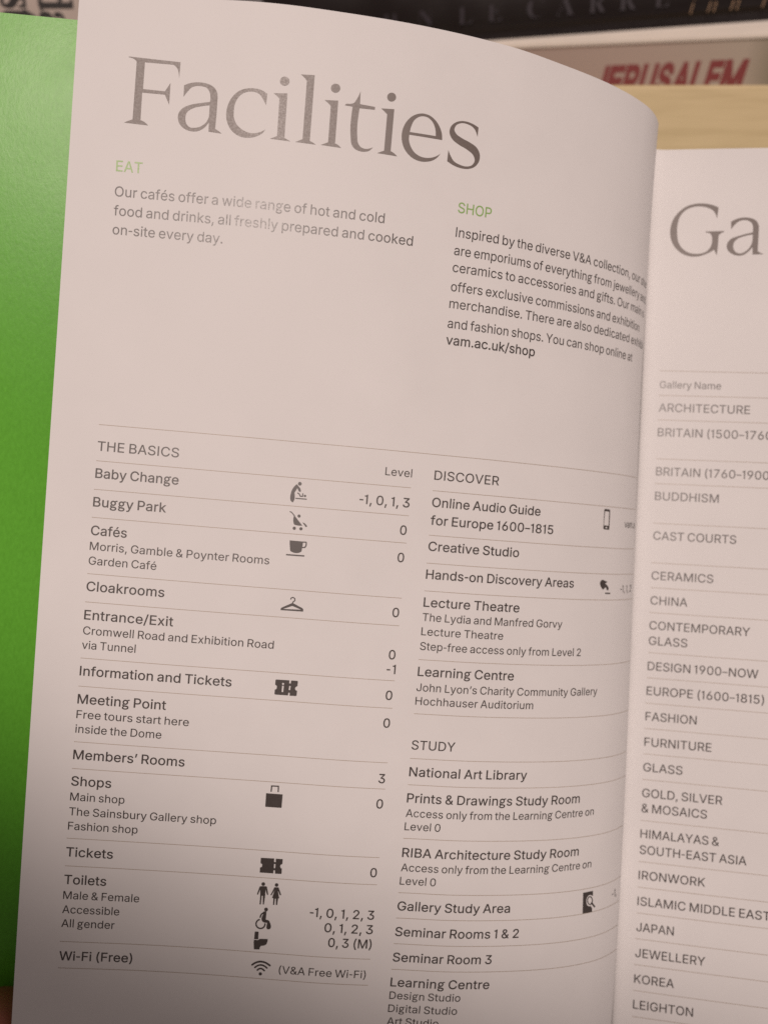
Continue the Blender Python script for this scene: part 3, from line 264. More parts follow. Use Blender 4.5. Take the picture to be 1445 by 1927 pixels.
# heading letters and pictograms: shapes > loops > points (millimetres on the page)
FAC = [[[[1.69,-102.67],[13.05,-102.44],[12.93,-99.17],[12.84,-99.8],[12.72,-100.39],[12.53,-100.92],[12.23,-101.36],[11.8,-101.67],[11.72,-101.71],[11.64,-101.74],[11.56,-101.77],[11.48,-101.8],[11.4,-101.82],[5.27,-101.79],[5.12,-96.26],[9.96,-96.2],[11.09,-98.04],[11.03,-93.5],[9.96,-95.52],[4.98,-95.52],[4.9,-89.75],[5.04,-89.72],[5.17,-89.69],[5.3,-89.65],[5.43,-89.61],[5.56,-89.56],[5.8,-89.44],[6.03,-89.3],[6.25,-89.14],[6.47,-88.97],[6.67,-88.78],[1.29,-88.95],[1.56,-89.07],[1.82,-89.2],[2.09,-89.32],[2.36,-89.44],[2.63,-89.56],[2.73,-89.6],[2.84,-89.64],[2.95,-89.69],[3.05,-89.73],[3.16,-89.77],[3.47,-101.78],[3.4,-101.86],[3.32,-101.94],[3.24,-102.01],[3.15,-102.08],[3.07,-102.14],[2.83,-102.28],[2.56,-102.38],[2.28,-102.44],[1.99,-102.49],[1.7,-102.53]]],[[[14.1,-97.78],[14.35,-97.9],[14.6,-98.02],[14.86,-98.14],[15.12,-98.24],[15.39,-98.33],[15.65,-98.41],[15.92,-98.47],[16.19,-98.52],[16.46,-98.56],[16.74,-98.6],[17.13,-98.63],[17.52,-98.65],[17.91,-98.65],[18.3,-98.63],[18.69,-98.58],[19.04,-98.52],[19.4,-98.45],[19.74,-98.35],[20.07,-98.23],[20.38,-98.06],[20.6,-97.91],[20.81,-97.74],[21.0,-97.55],[21.18,-97.34],[21.32,-97.13],[21.44,-96.88],[21.52,-96.61],[21.57,-96.34],[21.61,-96.06],[21.64,-95.78],[21.6,-92.1],[21.5,-89.23],[21.61,-89.18],[21.72,-89.14],[21.83,-89.09],[21.93,-89.04],[22.04,-88.99],[22.25,-88.88],[22.45,-88.75],[22.64,-88.63],[22.84,-88.49],[23.03,-88.36],[20.07,-88.56],[20.02,-90.54],[19.85,-90.28],[19.68,-90.03],[19.5,-89.78],[19.3,-89.54],[19.07,-89.32],[18.85,-89.14],[18.62,-88.97],[18.37,-88.81],[18.12,-88.67],[17.85,-88.56],[17.57,-88.47],[17.28,-88.4],[16.98,-88.36],[16.69,-88.34],[16.39,-88.33],[16.06,-88.36],[15.73,-88.41],[15.41,-88.48],[15.1,-88.58],[14.8,-88.71],[14.54,-88.84],[14.3,-88.99],[14.07,-89.16],[13.86,-89.34],[13.67,-89.55],[13.52,-89.76],[13.39,-89.98],[13.29,-90.22],[13.21,-90.47],[13.15,-90.71],[13.12,-90.95],[13.11,-91.2],[13.12,-91.45],[13.16,-91.69],[13.23,-91.92],[13.34,-92.17],[13.49,-92.4],[13.66,-92.61],[13.85,-92.81],[14.05,-93.0],[14.33,-93.22],[14.64,-93.4],[14.98,-93.56],[15.32,-93.7],[15.66,-93.83],[16.07,-93.97],[16.49,-94.09],[16.92,-94.18],[17.35,-94.27],[17.78,-94.36],[18.22,-94.45],[18.66,-94.54],[19.11,-94.62],[19.55,-94.7],[20.0,-94.78],[20.03,-95.03],[20.05,-95.28],[20.06,-95.53],[20.05,-95.78],[20.02,-96.03],[19.98,-96.22],[19.94,-96.4],[19.89,-96.58],[19.82,-96.75],[19.73,-96.92],[19.62,-97.09],[19.5,-97.26],[19.36,-97.41],[19.21,-97.54],[19.04,-97.66],[18.84,-97.75],[18.63,-97.81],[18.4,-97.84],[18.18,-97.87],[17.95,-97.89],[17.72,-97.91],[17.48,-97.91],[17.25,-97.91],[17.01,-97.89],[16.78,-97.86],[16.56,-97.8],[16.34,-97.74],[16.13,-97.66],[15.92,-97.56],[15.73,-97.45],[15.59,-97.33],[15.45,-97.19],[15.33,-97.05],[15.21,-96.9],[15.09,-96.76],[14.88,-96.5],[14.68,-96.24],[14.48,-95.98],[14.29,-95.71],[14.1,-95.44]],[[19.99,-94.08],[19.55,-94.02],[19.11,-93.94],[18.68,-93.86],[18.25,-93.77],[17.82,-93.67],[17.47,-93.57],[17.11,-93.48],[16.76,-93.37],[16.42,-93.24],[16.1,-93.07],[15.87,-92.94],[15.64,-92.79],[15.42,-92.64],[15.23,-92.46],[15.07,-92.25],[14.96,-92.05],[14.87,-91.82],[14.82,-91.59],[14.78,-91.36],[14.77,-91.12],[14.77,-90.88],[14.79,-90.63],[14.84,-90.39],[14.91,-90.16],[15.02,-89.94],[15.14,-89.75],[15.29,-89.57],[15.45,-89.41],[15.64,-89.27],[15.85,-89.17],[16.05,-89.11],[16.27,-89.08],[16.49,-89.08],[16.71,-89.1],[16.93,-89.12],[17.21,-89.16],[17.49,-89.23],[17.76,-89.31],[18.02,-89.42],[18.28,-89.54],[18.55,-89.7],[18.82,-89.89],[19.07,-90.09],[19.29,-90.31],[19.49,-90.56],[19.62,-90.79],[19.74,-91.03],[19.83,-91.28],[19.91,-91.54],[19.98,-91.8]]],[[[32.5,-97.42],[32.19,-97.58],[31.88,-97.74],[31.56,-97.89],[31.24,-98.02],[30.9,-98.12],[30.59,-98.19],[30.29,-98.23],[29.97,-98.26],[29.65,-98.28],[29.34,-98.28],[29.03,-98.27],[28.72,-98.24],[28.41,-98.21],[28.1,-98.15],[27.8,-98.08],[27.49,-98.0],[27.18,-97.9],[26.88,-97.79],[26.59,-97.66],[26.31,-97.51],[26.06,-97.34],[25.82,-97.15],[25.59,-96.95],[25.37,-96.74],[25.17,-96.52],[24.95,-96.25],[24.74,-95.97],[24.56,-95.68],[24.39,-95.38],[24.24,-95.07],[24.1,-94.71],[23.97,-94.33],[23.88,-93.95],[23.8,-93.57],[23.76,-93.18],[23.74,-92.81],[23.74,-92.44],[23.77,-92.08],[23.82,-91.71],[23.9,-91.35],[24.02,-90.97],[24.17,-90.6],[24.35,-90.23],[24.56,-89.89],[24.8,-89.57],[25.03,-89.31],[25.28,-89.07],[25.55,-88.84],[25.84,-88.64],[26.14,-88.46],[26.45,-88.31],[26.77,-88.18],[27.11,-88.07],[27.45,-87.99],[27.8,-87.94],[28.13,-87.91],[28.46,-87.91],[28.8,-87.93],[29.13,-87.97],[29.46,-88.02],[29.77,-88.09],[30.08,-88.17],[30.39,-88.27],[30.69,-88.39],[30.98,-88.53],[31.23,-88.66],[31.46,-88.8],[31.69,-88.96],[31.9,-89.13],[32.1,-89.32],[32.2,-89.45],[32.3,-89.58],[32.4,-89.72],[32.49,-89.86],[32.57,-90.01],[32.37,-89.87],[32.16,-89.74],[31.95,-89.61],[31.73,-89.5],[31.51,-89.39],[31.23,-89.28],[30.95,-89.18],[30.66,-89.1],[30.37,-89.04],[30.07,-89.0],[29.75,-88.98],[29.44,-88.99],[29.12,-89.01],[28.81,-89.06],[28.5,-89.13],[28.18,-89.23],[27.86,-89.35],[27.55,-89.5],[27.26,-89.67],[26.98,-89.86],[26.74,-90.04],[26.51,-90.24],[26.3,-90.45],[26.1,-90.68],[25.93,-90.92],[25.81,-91.12],[25.7,-91.33],[25.61,-91.55],[25.53,-91.77],[25.47,-92.0],[25.43,-92.22],[25.4,-92.44],[25.39,-92.66],[25.39,-92.89],[25.39,-93.11],[25.39,-93.41],[25.39,-93.71],[25.41,-94.0],[25.44,-94.3],[25.49,-94.59],[25.57,-94.88],[25.67,-95.17],[25.79,-95.45],[25.92,-95.72],[26.08,-95.98],[26.24,-96.2],[26.4,-96.41],[26.58,-96.61],[26.78,-96.79],[26.99,-96.95],[27.22,-97.09],[27.46,-97.21],[27.71,-97.31],[27.97,-97.4],[28.23,-97.47],[28.49,-97.52],[28.76,-97.56],[29.04,-97.59],[29.31,-97.59],[29.58,-97.57],[29.83,-97.54],[30.08,-97.49],[30.32,-97.42],[30.55,-97.32],[30.77,-97.2],[30.94,-97.07],[31.1,-96.92],[31.24,-96.76],[31.37,-96.58],[31.5,-96.42],[31.7,-96.15],[31.89,-95.87],[32.06,-95.58],[32.22,-95.3],[32.38,-95.0]]],[[[33.84,-97.67],[36.87,-97.95],[36.87,-88.7],[36.96,-88.66],[37.05,-88.62],[37.14,-88.58],[37.23,-88.54],[37.32,-88.5],[37.5,-88.42],[37.68,-88.34],[37.86,-88.27],[38.04,-88.19],[38.22,-88.11],[33.74,-88.18],[33.96,-88.29],[34.19,-88.4],[34.41,-88.51],[34.64,-88.62],[34.87,-88.72],[34.94,-88.76],[35.02,-88.79],[35.09,-88.82],[35.17,-88.86],[35.24,-88.89],[35.2,-96.72],[35.13,-96.78],[35.06,-96.84],[34.99,-96.9],[34.92,-96.95],[34.85,-97.01],[34.66,-97.16],[34.46,-97.29],[34.25,-97.42],[34.05,-97.55]]],[[[37.15,-100.48],[37.12,-100.19],[36.99,-99.91],[36.77,-99.68],[36.49,-99.51],[36.17,-99.43],[35.84,-99.44],[35.53,-99.54],[35.29,-99.72],[35.12,-99.97],[35.05,-100.25],[35.08,-100.54],[35.21,-100.82],[35.43,-101.05],[35.71,-101.21],[36.03,-101.29],[36.36,-101.28],[36.66,-101.18],[36.91,-101.0],[37.08,-100.76]]],[[[39.5,-102.14],[42.52,-102.35],[42.47,-88.74],[42.57,-88.7],[42.67,-88.66],[42.77,-88.62],[42.88,-88.58],[42.98,-88.54],[43.16,-88.46],[43.35,-88.37],[43.53,-88.28],[43.71,-88.19],[43.89,-88.09],[39.35,-88.11],[39.56,-88.23],[39.78,-88.34],[39.99,-88.46],[40.21,-88.57],[40.42,-88.68],[40.51,-88.72],[40.6,-88.76],[40.68,-88.8],[40.77,-88.84],[40.86,-88.88],[40.9,-101.0],[40.84,-101.07],[40.77,-101.15],[40.7,-101.22],[40.64,-101.3],[40.56,-101.37],[40.37,-101.54],[40.17,-101.7],[39.95,-101.85],[39.73,-102.0]]],[[[45.05,-97.58],[48.06,-97.82],[48.09,-88.87],[48.21,-88.84],[48.33,-88.8],[48.44,-88.77],[48.55,-88.73],[48.66,-88.68],[48.84,-88.58],[49.02,-88.47],[49.18,-88.34],[49.34,-88.21],[49.5,-88.07],[44.97,-88.17],[45.19,-88.28],[45.42,-88.39],[45.65,-88.5],[45.87,-88.61],[46.1,-88.72],[46.19,-88.76],[46.27,-88.8],[46.36,-88.84],[46.45,-88.88],[46.53,-88.92],[46.51,-96.55],[46.43,-96.61],[46.36,-96.67],[46.28,-96.74],[46.2,-96.8],[46.13,-96.86],[45.92,-97.02],[45.71,-97.17],[45.49,-97.31],[45.27,-97.45]]],[[[48.32,-100.42],[48.29,-100.12],[48.16,-99.84],[47.95,-99.61],[47.67,-99.44],[47.35,-99.35],[47.02,-99.36],[46.72,-99.45],[46.48,-99.63],[46.31,-99.87],[46.23,-100.15],[46.26,-100.45],[46.39,-100.72],[46.6,-100.96],[46.88,-101.13],[47.2,-101.22],[47.52,-101.21],[47.83,-101.12],[48.07,-100.94],[48.24,-100.7]]],[[[52.81,-100.35],[52.91,-97.73],[56.3,-97.58],[56.29,-96.98],[52.88,-96.87],[52.78,-95.66],[52.71,-94.44],[52.68,-93.22],[52.73,-92.02],[52.89,-90.82],[52.92,-90.58],[52.95,-90.33],[52.99,-90.09],[53.05,-89.86],[53.14,-89.64],[53.25,-89.44],[53.37,-89.26],[53.51,-89.09],[53.67,-88.94],[53.85,-88.81],[54.03,-88.72],[54.23,-88.66],[54.43,-88.61],[54.64,-88.58],[54.84,-88.57],[55.03,-88.58],[55.23,-88.6],[55.42,-88.64],[55.61,-88.69],[55.8,-88.75],[55.95,-88.81],[56.1,-88.87],[56.25,-88.94],[56.4,-89.02],[56.54,-89.09],[56.42,-88.92],[56.29,-88.75],[56.15,-88.59],[56.0,-88.44],[55.84,-88.31],[55.62,-88.19],[55.4,-88.09],[55.16,-88.02],[54.92,-87.96],[54.68,-87.92],[54.45,-87.89],[54.21,-87.89],[53.97,-87.89],[53.73,-87.92],[53.5,-87.95],[53.29,-88.0],[53.08,-88.05],[52.88,-88.11],[52.69,-88.2],[52.5,-88.3],[52.32,-88.44],[52.15,-88.59],[51.99,-88.77],[51.86,-88.96],[51.74,-89.16],[51.64,-89.39],[51.57,-89.65],[51.53,-89.91],[51.49,-90.17],[51.44,-90.43],[51.25,-91.73],[51.17,-93.04],[51.18,-94.35],[51.24,-95.67],[51.33,-96.99],[49.61,-97.05],[49.62,-97.09],[49.65,-97.13],[49.67,-97.18],[49.69,-97.22],[49.72,-97.26],[49.88,-97.39],[50.11,-97.45],[50.36,-97.47],[50.62,-97.48],[50.86,-97.53],[50.99,-97.56],[51.12,-97.6],[51.24,-97.64],[51.37,-97.68],[51.48,-97.75],[51.63,-97.87],[51.76,-98.03],[51.86,-98.2],[51.95,-98.38],[52.05,-98.55],[52.24,-98.9],[52.41,-99.25],[52.55,-99.62],[52.69,-99.98]]],[[[57.67,-97.47],[60.6,-97.72],[60.59,-88.81],[60.71,-88.78],[60.82,-88.74],[60.94,-88.7],[61.05,-88.65],[61.16,-88.6],[61.37,-88.49],[61.58,-88.36],[61.77,-88.22],[61.97,-88.08],[62.16,-87.92],[57.59,-88.0],[57.79,-88.11],[58.0,-88.21],[58.21,-88.31],[58.41,-88.41],[58.62,-88.51],[58.72,-88.55],[58.82,-88.59],[58.91,-88.63],[59.01,-88.67],[59.1,-88.71],[59.1,-96.43],[59.01,-96.5],[58.93,-96.56],[58.85,-96.63],[58.76,-96.7],[58.68,-96.77],[58.48,-96.92],[58.28,-97.06],[58.08,-97.2],[57.87,-97.33]]],[[[60.77,-100.26],[60.75,-99.97],[60.63,-99.69],[60.43,-99.46],[60.16,-99.28],[59.85,-99.19],[59.54,-99.2],[59.25,-99.29],[59.01,-99.46],[58.85,-99.7],[58.77,-99.97],[58.79,-100.27],[58.91,-100.54],[59.11,-100.78],[59.38,-100.95],[59.68,-101.04],[60.0,-101.04],[60.29,-100.95],[60.53,-100.78],[60.7,-100.54]]],[[[72.08,-92.94],[72.06,-93.19],[72.03,-93.44],[72.0,-93.69],[71.96,-93.94],[71.91,-94.18],[71.82,-94.46],[71.71,-94.73],[71.59,-95.0],[71.45,-95.26],[71.3,-95.51],[71.11,-95.8],[70.91,-96.07],[70.69,-96.33],[70.45,-96.57],[70.19,-96.8],[69.9,-97.01],[69.6,-97.22],[69.28,-97.4],[68.94,-97.55],[68.59,-97.67],[68.25,-97.74],[67.89,-97.79],[67.53,-97.81],[67.17,-97.81],[66.81,-97.76],[66.43,-97.68],[66.06,-97.56],[65.7,-97.42],[65.35,-97.24],[65.02,-97.04],[64.68,-96.79],[64.37,-96.51],[64.08,-96.2],[63.82,-95.88],[63.58,-95.55],[63.37,-95.18],[63.19,-94.8],[63.04,-94.41],[62.92,-94.01],[62.83,-93.61],[62.77,-93.24],[62.75,-92.86],[62.75,-92.48],[62.78,-92.11],[62.83,-91.74],[62.91,-91.37],[63.02,-91.0],[63.15,-90.64],[63.31,-90.29],[63.5,-89.96],[63.71,-89.65],[63.94,-89.36],[64.2,-89.09],[64.47,-88.84],[64.77,-88.61],[65.08,-88.39],[65.41,-88.19],[65.76,-88.02],[66.12,-87.88],[66.5,-87.77],[66.88,-87.69],[67.27,-87.64],[67.66,-87.62],[68.06,-87.63],[68.46,-87.67],[68.82,-87.73],[69.17,-87.81],[69.52,-87.91],[69.86,-88.03],[70.19,-88.19],[70.47,-88.35],[70.74,-88.54],[70.99,-88.74],[71.23,-88.96],[71.44,-89.2],[71.55,-89.34],[71.65,-89.49],[71.75,-89.64],[71.84,-89.8],[71.92,-89.96],[71.75,-89.81],[71.56,-89.65],[71.38,-89.51],[71.19,-89.37],[70.98,-89.25],[70.7,-89.09],[70.4,-88.96],[70.1,-88.85],[69.79,-88.75],[69.48,-88.68],[69.12,-88.61],[68.76,-88.57],[68.41,-88.56],[68.05,-88.57],[67.7,-88.61],[67.36,-88.68],[67.02,-88.78],[66.69,-88.92],[66.38,-89.07],[66.09,-89.25],[65.82,-89.47],[65.58,-89.7],[65.36,-89.96],[65.16,-90.24],[64.98,-90.52],[64.83,-90.8],[64.71,-91.08],[64.6,-91.38],[64.52,-91.68],[64.47,-91.98],[64.45,-92.16],[64.45,-92.35],[64.45,-92.53],[64.46,-92.72],[64.47,-92.9]],[[64.52,-93.48],[64.55,-93.72],[64.59,-93.97],[64.62,-94.22],[64.67,-94.46],[64.74,-94.71],[64.83,-95.02],[64.92,-95.33],[65.05,-95.63],[65.19,-95.92],[65.38,-96.19],[65.57,-96.39],[65.77,-96.59],[66.0,-96.76],[66.23,-96.92],[66.49,-97.05],[66.74,-97.14],[67.0,-97.2],[67.26,-97.25],[67.53,-97.26],[67.79,-97.25],[68.09,-97.21],[68.39,-97.12],[68.67,-97.0],[68.93,-96.86],[69.17,-96.69],[69.4,-96.49],[69.6,-96.27],[69.78,-96.03],[69.93,-95.77],[70.07,-95.51],[70.23,-95.14],[70.34,-94.76],[70.42,-94.36],[70.47,-93.95],[70.51,-93.54]]],[[[80.32,-97.11],[80.01,-97.24],[79.7,-97.36],[79.39,-97.47],[79.08,-97.57],[78.76,-97.65],[78.35,-97.73],[77.94,-97.8],[77.52,-97.84],[77.09,-97.85],[76.67,-97.82],[76.3,-97.77],[75.94,-97.69],[75.58,-97.58],[75.23,-97.44],[74.91,-97.26],[74.65,-97.08],[74.4,-96.88],[74.17,-96.65],[73.98,-96.41],[73.82,-96.15],[73.72,-95.9],[73.65,-95.65],[73.61,-95.39],[73.59,-95.13],[73.61,-94.88],[73.69,-94.59],[73.81,-94.31],[73.98,-94.05],[74.17,-93.8],[74.38,-93.57],[74.67,-93.33],[75.0,-93.12],[75.35,-92.95],[75.71,-92.78],[76.07,-92.62],[76.49,-92.45],[76.93,-92.31],[77.37,-92.18],[77.8,-92.03],[78.22,-91.85],[78.55,-91.69],[78.9,-91.53],[79.22,-91.35],[79.51,-91.13],[79.75,-90.87],[79.88,-90.67],[80.0,-90.47],[80.09,-90.25],[80.14,-90.02],[80.14,-89.79],[80.1,-89.56],[80.02,-89.34],[79.9,-89.12],[79.75,-88.92],[79.58,-88.74],[79.37,-88.59],[79.13,-88.47],[78.88,-88.38],[78.62,-88.31],[78.36,-88.26],[78.03,-88.22],[77.7,-88.22],[77.38,-88.25],[77.06,-88.3],[76.74,-88.36],[76.41,-88.44],[76.08,-88.52],[75.77,-88.63],[75.47,-88.77],[75.2,-88.94],[75.01,-89.1],[74.85,-89.27],[74.7,-89.46],[74.56,-89.66],[74.42,-89.85],[74.27,-90.09],[74.12,-90.33],[73.98,-90.58],[73.86,-90.83],[73.73,-91.08],[73.68,-88.65],[73.97,-88.5],[74.27,-88.36],[74.56,-88.23],[74.87,-88.1],[75.18,-88.0],[75.54,-87.89],[75.91,-87.81],[76.28,-87.74],[76.66,-87.69],[77.04,-87.66],[77.38,-87.65],[77.72,-87.65],[78.07,-87.67],[78.41,-87.71],[78.75,-87.78],[79.08,-87.88],[79.41,-88.0],[79.73,-88.14],[80.03,-88.31],[80.3,-88.51],[80.54,-88.74],[80.75,-89.0],[80.94,-89.28],[81.09,-89.57],[81.2,-89.87],[81.29,-90.19],[81.33,-90.51],[81.33,-90.83],[81.3,-91.14],[81.22,-91.45],[81.11,-91.75],[80.96,-92.03],[80.77,-92.29],[80.56,-92.53],[80.32,-92.75],[80.04,-92.95],[79.73,-93.11],[79.4,-93.25],[79.07,-93.38],[78.73,-93.51],[78.31,-93.65],[77.88,-93.78],[77.44,-93.89],[77.02,-94.02],[76.6,-94.16],[76.3,-94.28],[76.0,-94.39],[75.71,-94.51],[75.44,-94.66],[75.2,-94.85],[75.06,-94.99],[74.93,-95.15],[74.81,-95.31],[74.73,-95.49],[74.69,-95.68],[74.69,-95.89],[74.75,-96.1],[74.83,-96.3],[74.95,-96.5],[75.08,-96.68],[75.27,-96.86],[75.5,-97.01],[75.75,-97.14],[76.0,-97.24],[76.27,-97.32],[76.54,-97.37],[76.82,-97.4],[77.09,-97.39],[77.37,-97.37],[77.64,-97.34],[77.94,-97.29],[78.24,-97.22],[78.53,-97.14],[78.81,-97.02],[79.07,-96.88],[79.42,-96.61],[79.7,-96.27],[79.93,-95.88],[80.13,-95.47],[80.31,-95.04]]]]
GA = [[[[13.5,-108.01],[13.15,-108.18],[12.79,-108.34],[12.44,-108.5],[12.08,-108.64],[11.71,-108.76],[11.32,-108.87],[10.93,-108.96],[10.54,-109.03],[10.14,-109.09],[9.74,-109.13],[9.35,-109.16],[8.95,-109.17],[8.56,-109.17],[8.17,-109.15],[7.78,-109.11],[7.3,-109.05],[6.82,-108.96],[6.35,-108.84],[5.89,-108.69],[5.44,-108.51],[4.98,-108.27],[4.54,-107.99],[4.11,-107.67],[3.71,-107.33],[3.33,-106.96],[2.96,-106.55],[2.6,-106.11],[2.28,-105.66],[1.99,-105.17],[1.74,-104.66],[1.54,-104.13],[1.37,-103.57],[1.25,-103.0],[1.17,-102.42],[1.13,-101.83],[1.12,-101.28],[1.15,-100.73],[1.22,-100.18],[1.32,-99.64],[1.47,-99.1],[1.65,-98.63],[1.85,-98.17],[2.09,-97.73],[2.36,-97.3],[2.65,-96.9],[2.99,-96.5],[3.35,-96.14],[3.75,-95.8],[4.16,-95.49],[4.59,-95.22],[5.04,-94.99],[5.51,-94.79],[6.0,-94.64],[6.49,-94.52],[6.98,-94.45],[7.41,-94.42],[7.85,-94.42],[8.28,-94.45],[8.71,-94.51],[9.13,-94.59],[9.53,-94.69],[9.92,-94.81],[10.31,-94.95],[10.69,-95.11],[11.06,-95.28],[11.42,-95.47],[11.76,-95.67],[12.1,-95.89],[12.44,-96.12],[12.77,-96.36],[13.51,-94.8],[13.55,-95.24],[13.59,-95.67],[13.62,-96.11],[13.65,-96.54],[13.68,-96.98],[13.72,-97.64],[13.74,-98.31],[13.76,-98.97],[13.78,-99.64],[13.79,-100.31],[13.88,-100.4],[13.97,-100.5],[14.06,-100.59],[14.16,-100.68],[14.26,-100.76],[14.44,-100.89],[14.62,-101.0],[14.82,-101.11],[15.01,-101.2],[15.21,-101.3],[15.2,-101.5],[10.24,-101.36],[10.54,-101.09],[10.78,-101.07],[11.01,-101.04],[11.23,-100.99],[11.44,-100.9],[11.63,-100.77],[11.76,-100.63],[11.86,-100.46],[11.95,-100.28],[12.02,-100.09],[12.09,-99.89],[12.12,-99.69],[12.14,-99.48],[12.16,-99.27],[12.17,-99.06],[12.17,-98.85],[12.16,-98.56],[12.14,-98.26],[12.1,-97.96],[12.04,-97.68],[11.95,-97.4],[11.82,-97.09],[11.66,-96.8],[11.47,-96.53],[11.26,-96.27],[11.03,-96.05],[10.76,-95.84],[10.46,-95.67],[10.15,-95.53],[9.82,-95.42],[9.49,-95.32],[9.15,-95.25],[8.8,-95.2],[8.45,-95.17],[8.09,-95.18],[7.74,-95.2],[7.37,-95.24],[7.01,-95.3],[6.65,-95.38],[6.29,-95.49],[5.95,-95.64],[5.59,-95.83],[5.25,-96.05],[4.92,-96.31],[4.61,-96.59],[4.33,-96.89],[4.09,-97.2],[3.88,-97.52],[3.69,-97.86],[3.52,-98.21],[3.37,-98.57],[3.24,-99.0],[3.14,-99.44],[3.08,-99.88],[3.03,-100.33],[2.99,-100.77],[2.95,-101.28],[2.92,-101.78],[2.92,-102.29],[2.94,-102.79],[2.99,-103.29],[3.05,-103.77],[3.14,-104.24],[3.25,-104.71],[3.4,-105.16],[3.58,-105.59],[3.79,-105.97],[4.03,-106.33],[4.3,-106.67],[4.59,-106.98],[4.9,-107.26],[5.25,-107.51],[5.62,-107.72],[6.02,-107.91],[6.42,-108.06],[6.83,-108.18],[7.22,-108.27],[7.61,-108.32],[8.0,-108.35],[8.39,-108.36],[8.79,-108.35],[9.19,-108.31],[9.59,-108.26],[9.99,-108.17],[10.38,-108.07],[10.77,-107.93],[11.04,-107.82],[11.31,-107.7],[11.58,-107.57],[11.83,-107.41],[12.06,-107.23],[12.4,-106.87],[12.66,-106.45],[12.88,-105.99],[13.06,-105.5],[13.22,-104.99]]],[[[16.86,-104.03],[17.13,-104.21],[17.41,-104.38],[17.7,-104.54],[17.98,-104.69],[18.28,-104.81],[18.62,-104.93],[18.96,-105.02],[19.31,-105.09],[19.66,-105.14],[20.01,-105.18],[20.36,-105.19],[20.71,-105.19],[21.06,-105.17],[21.41,-105.12],[21.75,-105.04],[22.09,-104.95],[22.43,-104.83],[22.75,-104.69],[23.05,-104.5],[23.32,-104.27],[23.53,-104.01],[23.69,-103.73],[23.83,-103.42],[23.94,-103.09],[24.05,-102.76],[23.97,-95.95],[24.07,-95.87],[24.18,-95.79],[24.29,-95.72],[24.39,-95.65],[24.5,-95.58],[24.69,-95.47],[24.88,-95.38],[25.08,-95.29],[25.28,-95.21],[25.48,-95.13],[22.7,-95.02],[22.62,-97.08],[22.42,-96.8],[22.21,-96.51],[21.99,-96.24],[21.76,-95.98],[21.51,-95.74],[21.27,-95.53],[21.02,-95.32],[20.76,-95.13],[20.49,-94.97],[20.2,-94.85],[19.9,-94.77],[19.59,-94.72],[19.28,-94.7],[18.97,-94.7],[18.66,-94.74],[18.32,-94.81],[17.99,-94.92],[17.68,-95.06],[17.37,-95.22],[17.08,-95.42],[16.85,-95.61],[16.63,-95.82],[16.43,-96.05],[16.26,-96.29],[16.13,-96.56],[16.04,-96.84],[16.0,-97.14],[15.99,-97.44],[16.01,-97.73],[16.07,-98.02],[16.17,-98.28],[16.31,-98.52],[16.47,-98.75],[16.65,-98.96],[16.85,-99.16],[17.15,-99.39],[17.48,-99.57],[17.84,-99.72],[18.2,-99.85],[18.56,-99.98],[18.95,-100.12],[19.35,-100.25],[19.76,-100.37],[20.16,-100.48],[20.57,-100.6],[20.96,-100.7],[21.35,-100.81],[21.74,-100.91],[22.14,-101.01],[22.53,-101.11],[22.55,-101.36],[22.57,-101.61],[22.58,-101.85],[22.58,-102.1],[22.56,-102.35],[22.54,-102.58],[22.51,-102.82],[22.46,-103.06],[22.39,-103.28],[22.29,-103.49],[22.15,-103.69],[21.99,-103.86],[21.8,-104.01],[21.6,-104.15],[21.4,-104.26],[21.17,-104.35],[20.94,-104.41],[20.7,-104.45],[20.47,-104.47],[20.23,-104.47],[19.97,-104.46],[19.72,-104.42],[19.46,-104.37],[19.22,-104.29],[18.98,-104.19],[18.75,-104.05],[18.54,-103.88],[18.33,-103.7],[18.14,-103.5],[17.95,-103.3],[17.73,-103.05],[17.53,-102.79],[17.34,-102.52],[17.16,-102.24],[16.97,-101.95]],[[22.55,-100.53],[22.12,-100.45],[21.68,-100.37],[21.25,-100.28],[20.82,-100.17],[20.39,-100.04],[20.06,-99.93],[19.72,-99.82],[19.39,-99.7],[19.07,-99.55],[18.77,-99.36],[18.54,-99.17],[18.31,-98.97],[18.1,-98.74],[17.93,-98.5],[17.79,-98.22],[17.71,-97.94],[17.65,-97.65],[17.63,-97.36],[17.65,-97.06],[17.71,-96.77],[17.8,-96.51],[17.91,-96.26],[18.06,-96.02],[18.23,-95.81],[18.43,-95.63],[18.64,-95.5],[18.87,-95.41],[19.11,-95.35],[19.36,-95.32],[19.6,-95.32],[19.89,-95.37],[20.16,-95.47],[20.43,-95.61],[20.68,-95.77],[20.93,-95.94],[21.22,-96.18],[21.48,-96.45],[21.73,-96.74],[21.94,-97.06],[22.13,-97.39],[22.25,-97.66],[22.34,-97.95],[22.43,-98.24],[22.49,-98.54],[22.56,-98.84]]]]
